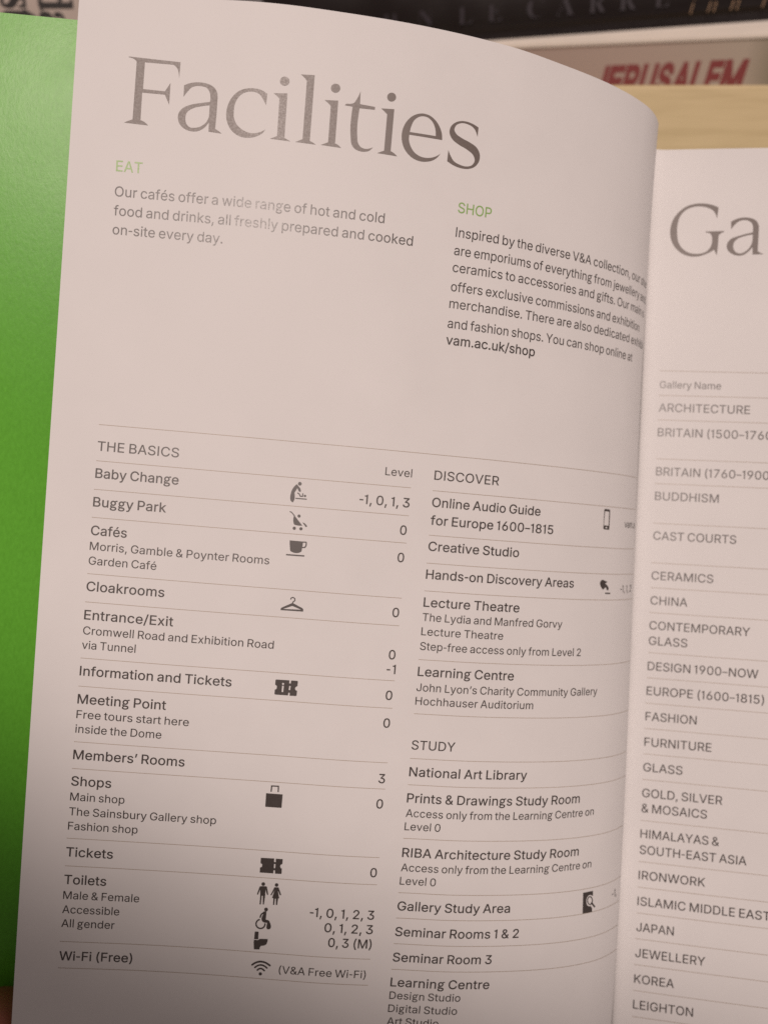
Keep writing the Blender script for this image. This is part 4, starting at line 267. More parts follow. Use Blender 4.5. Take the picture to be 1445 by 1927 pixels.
PICTO = [
 ["baby change symbol",[[[[46.77,-12.75],[46.76,-12.62],[46.71,-12.49],[46.62,-12.39],[46.51,-12.32],[46.38,-12.29],[46.24,-12.3],[46.12,-12.35],[46.02,-12.43],[45.95,-12.55],[45.92,-12.68],[45.93,-12.81],[45.98,-12.94],[46.06,-13.04],[46.18,-13.11],[46.31,-13.14],[46.44,-13.13],[46.56,-13.08],[46.66,-13.0],[46.74,-12.88]]],[[[45.59,-12.51],[45.69,-12.52],[45.79,-12.46],[45.89,-12.36],[45.98,-12.25],[46.07,-12.15],[46.25,-11.96],[46.44,-11.76],[46.59,-11.53],[46.68,-11.29],[46.69,-11.04],[46.69,-11.0],[46.69,-10.95],[46.68,-10.9],[46.66,-10.86],[46.63,-10.83],[46.6,-10.83],[46.57,-10.83],[46.54,-10.84],[46.51,-10.85],[46.47,-10.86],[46.3,-10.95],[46.16,-11.09],[46.06,-11.26],[45.97,-11.47],[45.89,-11.69],[45.29,-10.58],[45.38,-10.13],[45.43,-9.68],[45.44,-9.26],[45.36,-8.86],[45.19,-8.5],[45.16,-8.46],[45.14,-8.42],[45.12,-8.38],[45.09,-8.34],[45.05,-8.33],[45.02,-8.32],[44.98,-8.34],[44.95,-8.35],[44.92,-8.37],[44.88,-8.39],[44.56,-8.67],[44.41,-9.11],[44.39,-9.63],[44.44,-10.18],[44.54,-10.67],[44.55,-10.75],[44.57,-10.82],[44.59,-10.89],[44.61,-10.97],[44.63,-11.04],[44.75,-11.33],[44.88,-11.61],[45.05,-11.88],[45.23,-12.13],[45.44,-12.37],[45.47,-12.4],[45.49,-12.43],[45.52,-12.46],[45.55,-12.49]]],[[[45.98,-10.44],[46.29,-10.27],[46.61,-9.72],[47.35,-9.78],[47.33,-10.51],[47.31,-10.57],[47.2,-10.63],[47.09,-10.56],[47.07,-10.5],[47.08,-10.02],[46.75,-9.99],[46.48,-10.47],[46.11,-10.67],[46.04,-10.69],[45.93,-10.62],[45.94,-10.49]]],[[[48.02,-10.06],[48.01,-9.97],[47.98,-9.89],[47.92,-9.82],[47.85,-9.78],[47.77,-9.75],[47.68,-9.76],[47.6,-9.79],[47.53,-9.85],[47.49,-9.92],[47.47,-10.01],[47.47,-10.1],[47.51,-10.18],[47.56,-10.24],[47.63,-10.29],[47.72,-10.31],[47.81,-10.3],[47.89,-10.27],[47.95,-10.22],[48.0,-10.14]]],[[[45.72,-9.17],[48.12,-9.18],[48.19,-9.2],[48.25,-9.31],[48.19,-9.42],[48.12,-9.44],[45.72,-9.43],[45.66,-9.41],[45.59,-9.3],[45.66,-9.19]]]]],
 ["pushchair symbol",[[[[44.6,-6.03],[44.93,-5.94],[45.64,-5.19],[45.7,-5.16],[45.81,-5.19],[45.84,-5.3],[45.81,-5.36],[45.05,-6.15],[44.66,-6.26],[44.6,-6.26],[44.52,-6.17],[44.54,-6.06]]],[[[45.63,-5.43],[47.7,-3.17],[47.41,-3.14],[47.13,-3.11],[46.85,-3.1],[46.57,-3.12],[46.3,-3.16],[46.19,-3.18],[46.09,-3.2],[45.98,-3.23],[45.89,-3.27],[45.8,-3.33],[45.74,-3.4],[45.7,-3.48],[45.66,-3.57],[45.64,-3.66],[45.61,-3.75],[45.53,-4.08],[45.51,-4.41],[45.52,-4.74],[45.57,-5.08]]],[[[47.13,-5.34],[47.12,-5.22],[47.08,-5.12],[47.0,-5.03],[46.91,-4.97],[46.8,-4.94],[46.68,-4.95],[46.58,-5.0],[46.49,-5.07],[46.43,-5.17],[46.4,-5.28],[46.41,-5.39],[46.46,-5.5],[46.53,-5.59],[46.63,-5.65],[46.74,-5.67],[46.85,-5.67],[46.96,-5.62],[47.04,-5.55],[47.1,-5.45]]],[[[47.63,-3.92],[48.18,-3.78],[48.83,-3.16],[48.63,-2.91],[48.41,-3.01]]],[[[46.28,-2.46],[46.27,-2.34],[46.23,-2.23],[46.15,-2.14],[46.05,-2.08],[45.94,-2.05],[45.82,-2.06],[45.71,-2.11],[45.62,-2.18],[45.56,-2.28],[45.53,-2.4],[45.54,-2.52],[45.59,-2.62],[45.66,-2.71],[45.76,-2.78],[45.88,-2.8],[45.99,-2.79],[46.1,-2.75],[46.19,-2.67],[46.25,-2.57]]],[[[47.81,-2.46],[47.8,-2.34],[47.75,-2.23],[47.68,-2.14],[47.58,-2.08],[47.47,-2.05],[47.35,-2.06],[47.24,-2.1],[47.15,-2.18],[47.09,-2.28],[47.06,-2.39],[47.07,-2.51],[47.11,-2.62],[47.19,-2.71],[47.29,-2.77],[47.4,-2.8],[47.52,-2.79],[47.63,-2.75],[47.72,-2.67],[47.78,-2.57]]]]],
 ["cup and saucer symbol",[[[[45.09,0.43],[48.18,0.46],[48.16,0.78],[48.14,1.09],[48.12,1.41],[48.09,1.73],[48.05,2.05],[48.04,2.21],[48.04,2.37],[48.03,2.53],[47.99,2.68],[47.92,2.82],[47.86,2.88],[47.79,2.93],[47.72,2.98],[47.64,3.02],[47.56,3.06],[47.25,3.18],[46.91,3.24],[46.57,3.24],[46.22,3.19],[45.9,3.09],[45.8,3.05],[45.71,3.02],[45.61,2.97],[45.52,2.92],[45.45,2.85],[45.38,2.74],[45.34,2.6],[45.32,2.46],[45.31,2.31],[45.29,2.16],[45.23,1.82],[45.18,1.47],[45.14,1.12],[45.12,0.78]]],[[[48.15,0.74],[48.76,0.71],[48.78,0.73],[48.77,1.29],[48.58,1.64],[48.06,1.7],[47.99,1.73],[47.93,1.87],[48.02,1.99],[48.09,2.0],[48.77,1.92],[49.07,1.37],[49.08,0.62],[48.9,0.4],[48.14,0.44],[48.06,0.46],[47.99,0.6],[48.08,0.72]]],[[[44.65,3.94],[48.62,3.92],[48.7,3.9],[48.78,3.75],[48.7,3.61],[48.62,3.59],[44.65,3.62],[44.56,3.64],[44.49,3.78],[44.57,3.92]]]]],
 ["coat hanger symbol",[[[[46.55,13.98],[46.67,13.7],[46.95,13.62],[47.24,13.8],[47.27,14.15],[46.9,14.46],[46.8,14.91],[46.81,14.97],[46.9,15.06],[47.02,15.02],[47.05,14.96],[47.13,14.6],[47.53,14.26],[47.48,13.65],[46.99,13.35],[46.49,13.49],[46.32,13.88],[46.31,13.94],[46.38,14.04],[46.51,14.03]]],[[[46.9,14.75],[49.29,15.8],[49.51,16.08],[49.49,16.59],[44.32,16.64],[44.36,16.18],[44.65,15.96]],[[46.93,15.47],[48.99,16.18],[44.9,16.3]]]]],
 ["ticket symbol with a letter i",[[[[44.6,32.71],[47.71,32.69],[47.68,33.4],[48.04,33.4],[48.09,32.69],[49.55,32.68],[49.66,32.87],[49.63,33.92],[49.55,33.96],[49.47,33.99],[49.4,34.03],[49.33,34.08],[49.27,34.14],[49.23,34.2],[49.2,34.26],[49.17,34.32],[49.15,34.39],[49.14,34.46],[49.14,34.55],[49.16,34.63],[49.2,34.71],[49.25,34.79],[49.3,34.85],[49.36,34.9],[49.43,34.93],[49.5,34.96],[49.58,34.98],[49.65,35.0],[49.61,36.11],[49.45,36.23],[48.01,36.26],[48.0,35.58],[47.68,35.58],[47.64,36.23],[44.71,36.23],[44.5,36.08],[44.52,35.07],[44.59,35.05],[44.66,35.02],[44.72,34.99],[44.78,34.96],[44.83,34.91],[44.88,34.84],[44.91,34.76],[44.93,34.67],[44.94,34.59],[44.94,34.5],[44.94,34.41],[44.92,34.33],[44.9,34.24],[44.86,34.17],[44.8,34.1],[44.75,34.07],[44.7,34.04],[44.63,34.02],[44.57,34.0],[44.5,33.99],[44.5,32.87]],[[47.77,33.98],[48.07,33.99],[48.02,34.95],[47.7,34.94]],[[46.53,33.6],[46.51,33.72],[46.43,33.82],[46.31,33.86],[46.19,33.84],[46.1,33.75],[46.06,33.64],[46.08,33.51],[46.16,33.42],[46.28,33.38],[46.4,33.4],[46.49,33.48]],[[46.12,34.05],[46.49,34.05],[46.48,35.53],[46.12,35.53]]]]],
 ["shopping bag symbol",[[[[44.48,59.34],[48.31,59.35],[48.31,62.4],[48.21,62.54],[44.63,62.55],[44.53,62.41]]],[[[45.76,58.83],[45.77,57.7],[47.05,57.67],[47.09,58.79],[47.11,58.86],[47.24,58.93],[47.36,58.86],[47.38,58.78],[47.33,57.37],[45.48,57.41],[45.47,58.83],[45.49,58.9],[45.61,58.98],[45.74,58.9]]]]],
 ["torn ticket symbol",[[[[44.49,74.64],[47.6,74.58],[47.65,75.43],[47.99,75.43],[47.99,74.6],[49.58,74.6],[49.58,75.78],[49.5,75.81],[49.42,75.83],[49.34,75.87],[49.28,75.91],[49.23,75.97],[49.18,76.05],[49.15,76.14],[49.14,76.24],[49.14,76.34],[49.15,76.44],[49.17,76.5],[49.19,76.57],[49.21,76.64],[49.24,76.69],[49.29,76.74],[49.33,76.77],[49.38,76.79],[49.43,76.8],[49.48,76.81],[49.54,76.81],[49.58,77.97],[49.47,78.14],[48.04,78.17],[48.0,77.4],[47.67,77.4],[47.65,78.15],[44.5,78.16],[44.48,76.97],[44.57,76.94],[44.65,76.91],[44.73,76.87],[44.8,76.82],[44.85,76.76],[44.9,76.69],[44.92,76.61],[44.94,76.54],[44.95,76.46],[44.95,76.38],[44.94,76.31],[44.92,76.24],[44.9,76.18],[44.87,76.12],[44.83,76.07],[44.77,76.03],[44.71,76.01],[44.65,75.99],[44.58,75.98],[44.51,75.97]],[[47.67,75.9],[48.0,75.9],[47.98,76.88],[47.69,76.87]]]]],
 ["man and woman symbol",[[[[45.99,80.82],[45.98,80.96],[45.92,81.09],[45.84,81.19],[45.72,81.26],[45.59,81.3],[45.45,81.28],[45.33,81.23],[45.22,81.14],[45.15,81.02],[45.12,80.88],[45.13,80.74],[45.18,80.61],[45.27,80.51],[45.38,80.43],[45.52,80.4],[45.65,80.41],[45.78,80.47],[45.88,80.56],[45.95,80.68]]],[[[44.76,81.49],[45.08,81.39],[46.16,81.33],[46.45,81.42],[46.9,83.24],[46.76,83.43],[46.6,83.34],[46.19,82.12],[46.21,83.61],[46.09,85.72],[45.81,85.74],[45.67,83.67],[45.42,83.69],[45.38,85.77],[45.06,85.79],[45.06,83.69],[44.92,82.22],[44.57,83.41],[44.43,83.53],[44.27,83.36]]],[[[49.07,80.81],[49.06,80.94],[49.01,81.07],[48.92,81.17],[48.81,81.24],[48.68,81.27],[48.55,81.26],[48.43,81.21],[48.33,81.12],[48.26,81.0],[48.23,80.87],[48.23,80.74],[48.28,80.61],[48.37,80.51],[48.48,80.44],[48.61,80.41],[48.74,80.42],[48.87,80.47],[48.97,80.56],[49.04,80.68]]],[[[48.17,81.42],[49.16,81.37],[49.9,83.11],[49.76,83.28],[49.59,83.19],[49.04,82.07],[49.5,83.99],[49.25,84.06],[49.17,85.61],[48.86,85.64],[48.77,84.13],[48.54,84.13],[48.48,85.67],[48.18,85.66],[48.17,84.07],[47.83,83.99],[48.3,82.12],[47.7,83.36],[47.56,83.45],[47.44,83.3]]]]],
 ["wheelchair symbol",[[[[47.12,86.86],[47.11,87.0],[47.06,87.14],[46.97,87.25],[46.85,87.33],[46.71,87.36],[46.57,87.35],[46.44,87.29],[46.33,87.19],[46.26,87.07],[46.23,86.93],[46.24,86.78],[46.29,86.65],[46.38,86.54],[46.5,86.47],[46.64,86.43],[46.78,86.44],[46.91,86.5],[47.01,86.59],[47.09,86.72]]],[[[46.11,87.47],[46.22,87.39],[46.35,87.36],[46.5,87.36],[46.65,87.38],[46.82,87.42],[46.81,89.35],[46.96,89.35],[47.11,89.36],[47.25,89.39],[47.38,89.43],[47.5,89.5],[47.57,89.56],[47.63,89.63],[47.69,89.71],[47.74,89.79],[47.78,89.88],[47.95,90.21],[48.08,90.6],[48.14,90.98],[48.09,91.32],[47.89,91.54],[47.81,91.58],[47.73,91.61],[47.65,91.63],[47.56,91.64],[47.47,91.64],[47.23,91.54],[47.11,91.3],[47.09,90.94],[47.12,90.52],[47.18,90.06],[46.96,90.08],[46.75,90.09],[46.55,90.08],[46.35,90.03],[46.18,89.94],[46.11,89.88],[46.05,89.82],[45.99,89.76],[45.94,89.69],[45.9,89.62],[45.79,89.36],[45.78,89.07],[45.84,88.77],[45.95,88.46],[46.08,88.14],[46.05,87.99],[46.02,87.84],[46.02,87.7],[46.05,87.58]]],[[[46.1,87.49],[45.5,88.07],[45.28,88.8],[45.28,88.89],[45.4,89.03],[45.57,88.99],[45.62,88.91],[45.81,88.27],[46.34,87.75],[46.38,87.67],[46.34,87.5],[46.17,87.45]]],[[[45.23,89.28],[44.91,89.46],[44.64,89.76],[44.48,90.13],[44.44,90.53],[44.52,90.93],[44.72,91.28],[45.02,91.55],[45.38,91.71],[45.77,91.74],[46.15,91.65],[46.48,91.43],[46.73,91.12],[46.87,90.74],[46.89,90.36],[46.87,90.27],[46.72,90.17],[46.57,90.25],[46.54,90.34],[46.53,90.66],[46.43,90.93],[46.25,91.16],[46.01,91.31],[45.74,91.38],[45.46,91.36],[45.2,91.24],[44.99,91.05],[44.85,90.8],[44.79,90.51],[44.82,90.22],[44.94,89.96],[45.13,89.75],[45.4,89.6],[45.46,89.53],[45.46,89.35],[45.32,89.26]]]]],
 ["toilet symbol",[[[[44.48,92.41],[45.38,92.38],[45.42,94.22],[44.47,94.27]]],[[[44.43,94.43],[45.37,94.41],[45.79,94.08],[47.62,93.98],[47.62,94.13],[47.63,94.28],[47.62,94.43],[47.61,94.58],[47.59,94.72],[47.55,94.86],[47.51,95.01],[47.45,95.15],[47.38,95.28],[47.29,95.39],[47.19,95.47],[47.07,95.53],[46.95,95.58],[46.82,95.63],[46.69,95.67],[46.59,95.69],[46.48,95.71],[46.38,95.73],[46.28,95.75],[46.19,95.8],[46.06,95.93],[45.98,96.08],[45.94,96.27],[45.91,96.47],[45.89,96.68],[44.6,96.74],[44.41,95.11]]]]],
 ["wireless signal symbol",[[[[44.62,100.73],[44.96,100.44],[45.3,100.21],[45.64,100.03],[45.98,99.91],[46.32,99.85],[46.66,99.84],[47.01,99.88],[47.38,99.98],[47.74,100.13],[48.12,100.34],[48.52,100.61],[48.63,100.65],[48.82,100.55],[48.84,100.32],[48.76,100.23],[48.35,99.94],[47.93,99.71],[47.51,99.54],[47.09,99.43],[46.68,99.38],[46.27,99.39],[45.86,99.47],[45.47,99.61],[45.08,99.81],[44.7,100.07],[44.34,100.38],[44.28,100.48],[44.31,100.7],[44.52,100.78]]],[[[45.28,101.32],[45.57,101.05],[45.84,100.85],[46.12,100.72],[46.39,100.65],[46.66,100.64],[46.95,100.69],[47.24,100.8],[47.55,100.98],[47.88,101.23],[47.97,101.27],[48.15,101.19],[48.17,100.99],[48.11,100.91],[47.76,100.64],[47.4,100.43],[47.05,100.29],[46.69,100.23],[46.33,100.24],[45.99,100.33],[45.65,100.49],[45.33,100.73],[45.02,101.02],[44.97,101.11],[45.01,101.31],[45.19,101.37]]],[[[45.9,101.92],[46.11,101.7],[46.3,101.57],[46.47,101.51],[46.65,101.51],[46.84,101.57],[47.06,101.7],[47.3,101.92],[47.39,101.97],[47.57,101.9],[47.61,101.7],[47.55,101.62],[47.28,101.37],[47.0,101.2],[46.71,101.1],[46.41,101.1],[46.13,101.2],[45.86,101.38],[45.63,101.63],[45.58,101.72],[45.63,101.92],[45.82,101.97]]],[[[46.95,102.6],[46.94,102.73],[46.89,102.84],[46.81,102.94],[46.71,103.01],[46.59,103.04],[46.47,103.03],[46.36,102.98],[46.26,102.9],[46.2,102.79],[46.17,102.66],[46.18,102.54],[46.23,102.42],[46.31,102.32],[46.41,102.26],[46.53,102.23],[46.65,102.24],[46.76,102.28],[46.85,102.37],[46.92,102.48]]]]],
 ["mobile phone symbol",[[[[124.14,-13.15],[125.69,-13.09],[126.0,-12.87],[126.02,-8.11],[125.81,-7.96],[124.08,-8.01],[123.84,-8.21],[123.82,-12.9]],[[124.11,-12.57],[125.66,-12.53],[125.67,-8.99],[123.98,-9.0]],[[125.23,-8.48],[125.19,-8.36],[125.08,-8.27],[124.92,-8.24],[124.75,-8.26],[124.63,-8.33],[124.58,-8.44],[124.61,-8.56],[124.72,-8.64],[124.88,-8.68],[125.05,-8.66],[125.17,-8.59]]]]],
 ["pointing hand symbol",[[[[124.53,4.61],[126.37,5.11],[126.16,5.37],[125.55,5.49],[126.05,5.8],[126.5,6.12],[126.83,6.44],[126.99,6.77],[126.92,7.1],[126.89,7.15],[126.87,7.2],[126.84,7.25],[126.8,7.29],[126.74,7.31],[126.66,7.32],[126.59,7.3],[126.52,7.27],[126.45,7.23],[126.38,7.18],[125.8,6.4],[125.69,6.72],[125.38,6.7],[125.27,6.99],[124.81,7.12],[124.66,6.97],[124.51,6.81],[124.36,6.65],[124.22,6.49],[124.1,6.32],[124.01,6.18],[123.92,6.04],[123.84,5.9],[123.78,5.76],[123.75,5.61],[123.76,5.47],[123.78,5.33],[123.83,5.2],[123.9,5.07],[124.0,4.95],[124.08,4.87],[124.18,4.8],[124.29,4.73],[124.41,4.67]]],[[[125.99,8.2],[127.47,8.22],[127.61,8.19],[127.74,8.04],[127.6,7.88],[127.46,7.85],[125.97,7.83],[125.84,7.86],[125.71,8.01],[125.85,8.17]]]]],
 ["book and magnifier symbol",[[[[124.4,81.9],[127.56,81.87],[127.68,83.25],[127.6,83.19],[127.52,83.14],[127.44,83.08],[127.36,83.03],[127.27,82.98],[127.16,82.92],[127.05,82.87],[126.93,82.83],[126.82,82.8],[126.71,82.78],[126.53,82.78],[126.37,82.81],[126.22,82.87],[126.08,82.94],[125.96,83.03],[125.83,83.15],[125.73,83.29],[125.67,83.45],[125.62,83.62],[125.59,83.79],[125.58,83.93],[125.59,84.08],[125.61,84.23],[125.64,84.38],[125.68,84.53],[125.73,84.67],[125.78,84.81],[125.84,84.95],[125.93,85.09],[126.04,85.22],[126.15,85.31],[126.27,85.39],[126.39,85.47],[126.53,85.53],[126.67,85.57],[126.76,85.59],[126.86,85.59],[126.95,85.59],[127.05,85.58],[127.14,85.58],[127.69,86.21],[127.73,87.13],[124.7,87.08]]],[[[127.76,84.33],[127.74,84.67],[127.63,84.96],[127.43,85.17],[127.17,85.29],[126.88,85.3],[126.57,85.19],[126.29,84.99],[126.05,84.71],[125.89,84.37],[125.81,84.02],[125.83,83.68],[125.93,83.39],[126.12,83.17],[126.38,83.05],[126.67,83.05],[126.98,83.15],[127.27,83.35],[127.51,83.64],[127.68,83.97]],[[127.41,84.27],[127.4,84.53],[127.33,84.75],[127.21,84.92],[127.04,85.01],[126.85,85.02],[126.65,84.94],[126.47,84.8],[126.31,84.59],[126.2,84.34],[126.15,84.07],[126.15,83.81],[126.22,83.59],[126.34,83.43],[126.51,83.33],[126.7,83.32],[126.9,83.39],[127.08,83.54],[127.24,83.75],[127.36,84.0]]],[[[127.2,84.99],[128.2,86.03],[128.33,86.12],[128.63,86.14],[128.72,85.95],[128.65,85.84],[127.64,84.8],[127.51,84.71],[127.22,84.69],[127.13,84.88]]]]],
]

# ------------------------------------------------------------------ helpers
def mat(name, color, rough=0.5, spec=0.5, metallic=0.0):
    m = bpy.data.materials.new(name); m.use_nodes = True
    b = m.node_tree.nodes["Principled BSDF"]
    b.inputs["Base Color"].default_value = (*color, 1)
    b.inputs["Roughness"].default_value = rough
    b.inputs["Metallic"].default_value = metallic
    for k in ("Specular IOR Level", "Specular"):
        if k in b.inputs:
            b.inputs[k].default_value = spec; break
    return m
def nd(m, kind, **kw):
    n = m.node_tree.nodes.new(kind)
    for k, v in kw.items(): setattr(n, k, v)
    return n
def lk(m, a, b): m.node_tree.links.new(a, b)
def bsdf(m): return m.node_tree.nodes["Principled BSDF"]
def coords(m, scale=(1, 1, 1), rot=(0, 0, 0)):
    tc = nd(m, "ShaderNodeTexCoord"); mp = nd(m, "ShaderNodeMapping")
    mp.inputs["Scale"].default_value = scale; mp.inputs["Rotation"].default_value = rot
    lk(m, tc.outputs["Object"], mp.inputs["Vector"]); return mp.outputs["Vector"]
def noise(m, vec, scale, detail=4, rough=0.55):
    n = nd(m, "ShaderNodeTexNoise"); n.inputs["Scale"].default_value = scale
    n.inputs["Detail"].default_value = detail; n.inputs["Roughness"].default_value = rough
    lk(m, vec, n.inputs["Vector"]); return n.outputs["Fac"]
def ramp(m, fac, stops):
    r = nd(m, "ShaderNodeValToRGB"); e = r.color_ramp.elements
    while len(e) < len(stops): e.new(0.5)
    for el, (p, c) in zip(e, stops): el.position = p; el.color = (*c, 1)
    lk(m, fac, r.inputs["Fac"]); return r.outputs["Color"]
def bump(m, fac, strength, dist):
    b = nd(m, "ShaderNodeBump"); b.inputs["Strength"].default_value = strength
    b.inputs["Distance"].default_value = dist
    lk(m, fac, b.inputs["Height"]); lk(m, b.outputs["Normal"], bsdf(m).inputs["Normal"]); return b
def mapr(m, fac, a, b, to0, to1):
    r = nd(m, "ShaderNodeMapRange")
    for i, v in enumerate((a, b, to0, to1)): r.inputs[i + 1].default_value = v
    lk(m, fac, r.inputs[0]); return r.outputs[0]

def link(name, verts, faces, m, parent=None, smooth=False, label=None):
    me = bpy.data.meshes.new(name)
    me.from_pydata([tuple(v) for v in verts], [], faces)
    me.update()
    if smooth:
        for p in me.polygons: p.use_smooth = True
    me.materials.append(m)
    ob = bpy.data.objects.new(name, me); COL.objects.link(ob)
    if parent is not None: ob.parent = parent
    if label: ob["label"] = label
    return ob
def bm_link(name, bm, m, parent=None, smooth=False, label=None):
    me = bpy.data.meshes.new(name); bm.normal_update(); bm.to_mesh(me); bm.free()
    if smooth:
        for p in me.polygons: p.use_smooth = True
    me.materials.append(m)
    ob = bpy.data.objects.new(name, me); COL.objects.link(ob)
    if parent is not None: ob.parent = parent
    if label: ob["label"] = label
    return ob
def thing(name, label, cat, mw=None, group=None):
    o = bpy.data.objects.new(name, None); COL.objects.link(o)
    o.empty_display_size = 0.02
    if mw is not None: o.matrix_world = mw
    o["label"] = label; o["category"] = cat
    if group: o["group"] = group
    return o
def box_bm(bm, x0, x1, y0, y1, z0, z1, bevel=0.0, seg=2):
    g = bmesh.ops.create_cube(bm, size=1.0)
    for v in g['verts']:
        v.co = Vector(((x0 + x1) / 2 + v.co.x * (x1 - x0), (y0 + y1) / 2 + v.co.y * (y1 - y0), (z0 + z1) / 2 + v.co.z * (z1 - z0)))
    if bevel:
        ed = list({e for v in g['verts'] for e in v.link_edges})
        bmesh.ops.bevel(bm, geom=ed, offset=bevel, segments=seg, profile=0.5, affect='EDGES')

# ------------------------------------------------------------------ lettering
# outlines in thousandths of an em (cap height 509); own drawings for I, l, 1 and the dashes
def ring(cx, cy, rx, ry, n=20):
    return [(cx + rx * math.cos(2 * math.pi * k / n), cy + ry * math.sin(2 * math.pi * k / n)) for k in range(n)]
GLYPH = {}
for ch, (adv, loops) in FONT.items():
    dec = []
    for flat in loops:
        x = y = 0; l = []
        for i in range(0, len(flat), 2):
            x += flat[i]; y += flat[i + 1]; l.append((x, y))
        dec.append(l)
    GLYPH[ch] = (adv, [dec] if dec else [])
GLYPH[' '] = (142, [])
GLYPH['I'] = (188, [[[(62, 0), (126, 0), (126, 509), (62, 509)]]])
GLYPH['l'] = (165, [[[(53, 0), (113, 0), (113, 527), (53, 527)]]])
GLYPH['1'] = (268, [[[(128, 0), (190, 0), (190, 509), (146, 509), (128, 478), (96, 458), (38, 452), (38, 404), (128, 404)]]])
GLYPH['-'] = (262, [[[(40, 186), (222, 186), (222, 242), (40, 242)]]])
GLYPH['–'] = (330, [[[(20, 190), (310, 190), (310, 240), (20, 240)]]])
def embolden(l, d):
    if not d: return l
    n = len(l); out = []
    for i in range(n):
        a, b, c = l[i - 1], l[i], l[(i + 1) % n]
        d1 = Vector((b[0] - a[0], b[1] - a[1])); d2 = Vector((c[0] - b[0], c[1] - b[1]))
        if d1.length < 1e-6 or d2.length < 1e-6: out.append(b); continue
        d1.normalize(); d2.normalize()
        n1 = Vector((d1.y, -d1.x)); n2 = Vector((d2.y, -d2.x)); nn = n1 + n2
        if nn.length < 1e-3: nn = n1
        nn.normalize(); k = min(1.6, 1.0 / max(0.3, nn.dot(n1)))
        out.append((b[0] + nn.x * d * k, b[1] + nn.y * d * k))
    return out
def area(l): return sum(l[i - 1][0] * l[i][1] - l[i][0] * l[i - 1][1] for i in range(len(l))) / 2
def inside(p, l):
    c = False
    for i in range(len(l)):
        (x1, y1), (x2, y2) = l[i - 1], l[i]
        if (y1 > p[1]) != (y2 > p[1]) and p[0] < (x2 - x1) * (p[1] - y1) / (y2 - y1) + x1: c = not c
    return c
def winding(p, loops):
    w = 0
    for l in loops:
        for i in range(len(l)):
            (x1, y1), (x2, y2) = l[i - 1], l[i]
            if (y1 <= p[1]) != (y2 <= p[1]) and (x2 - x1) * (p[1] - y1) / (y2 - y1) + x1 > p[0]:
                w += 1 if y2 > y1 else -1
    return w
def fill(loops):
    """triangulate loops (outer ones counter-clockwise, holes clockwise), overlaps welded together"""
    V = []; E = []
    for l in loops:
        b = len(V); n = len(l); V += [Vector(p) for p in l]; E += [(b + i, b + (i + 1) % n) for i in range(n)]
    r = delaunay_2d_cdt(V, E, [], 0, 1e-5)
    pts = [(v.x, v.y) for v in r[0]]; keep = []
    for f in r[2]:
        c = (sum(pts[i][0] for i in f) / len(f), sum(pts[i][1] for i in f) / len(f))
        if winding(c, loops) > 0: keep.append(list(f))
    return pts, keep
GLYPH_FILL = {}
def glyph_fill(c, bold):
    if (c, bold) not in GLYPH_FILL:
        loops = []
        for l in [l for s in GLYPH[c][1] for l in s]: loops.append(embolden(l, bold))
        GLYPH_FILL[(c, bold)] = fill(loops) if loops else ([], [])
    return GLYPH_FILL[(c, bold)]
def turned(shape):
    """outer loops counter-clockwise, loops inside another clockwise"""
    out = []
    for l in shape:
        hole = sum(1 for m in shape if m is not l and inside(l[0], m)) % 2 == 1
        out.append(l[::-1] if (area(l) < 0) != hole else l)
    return out
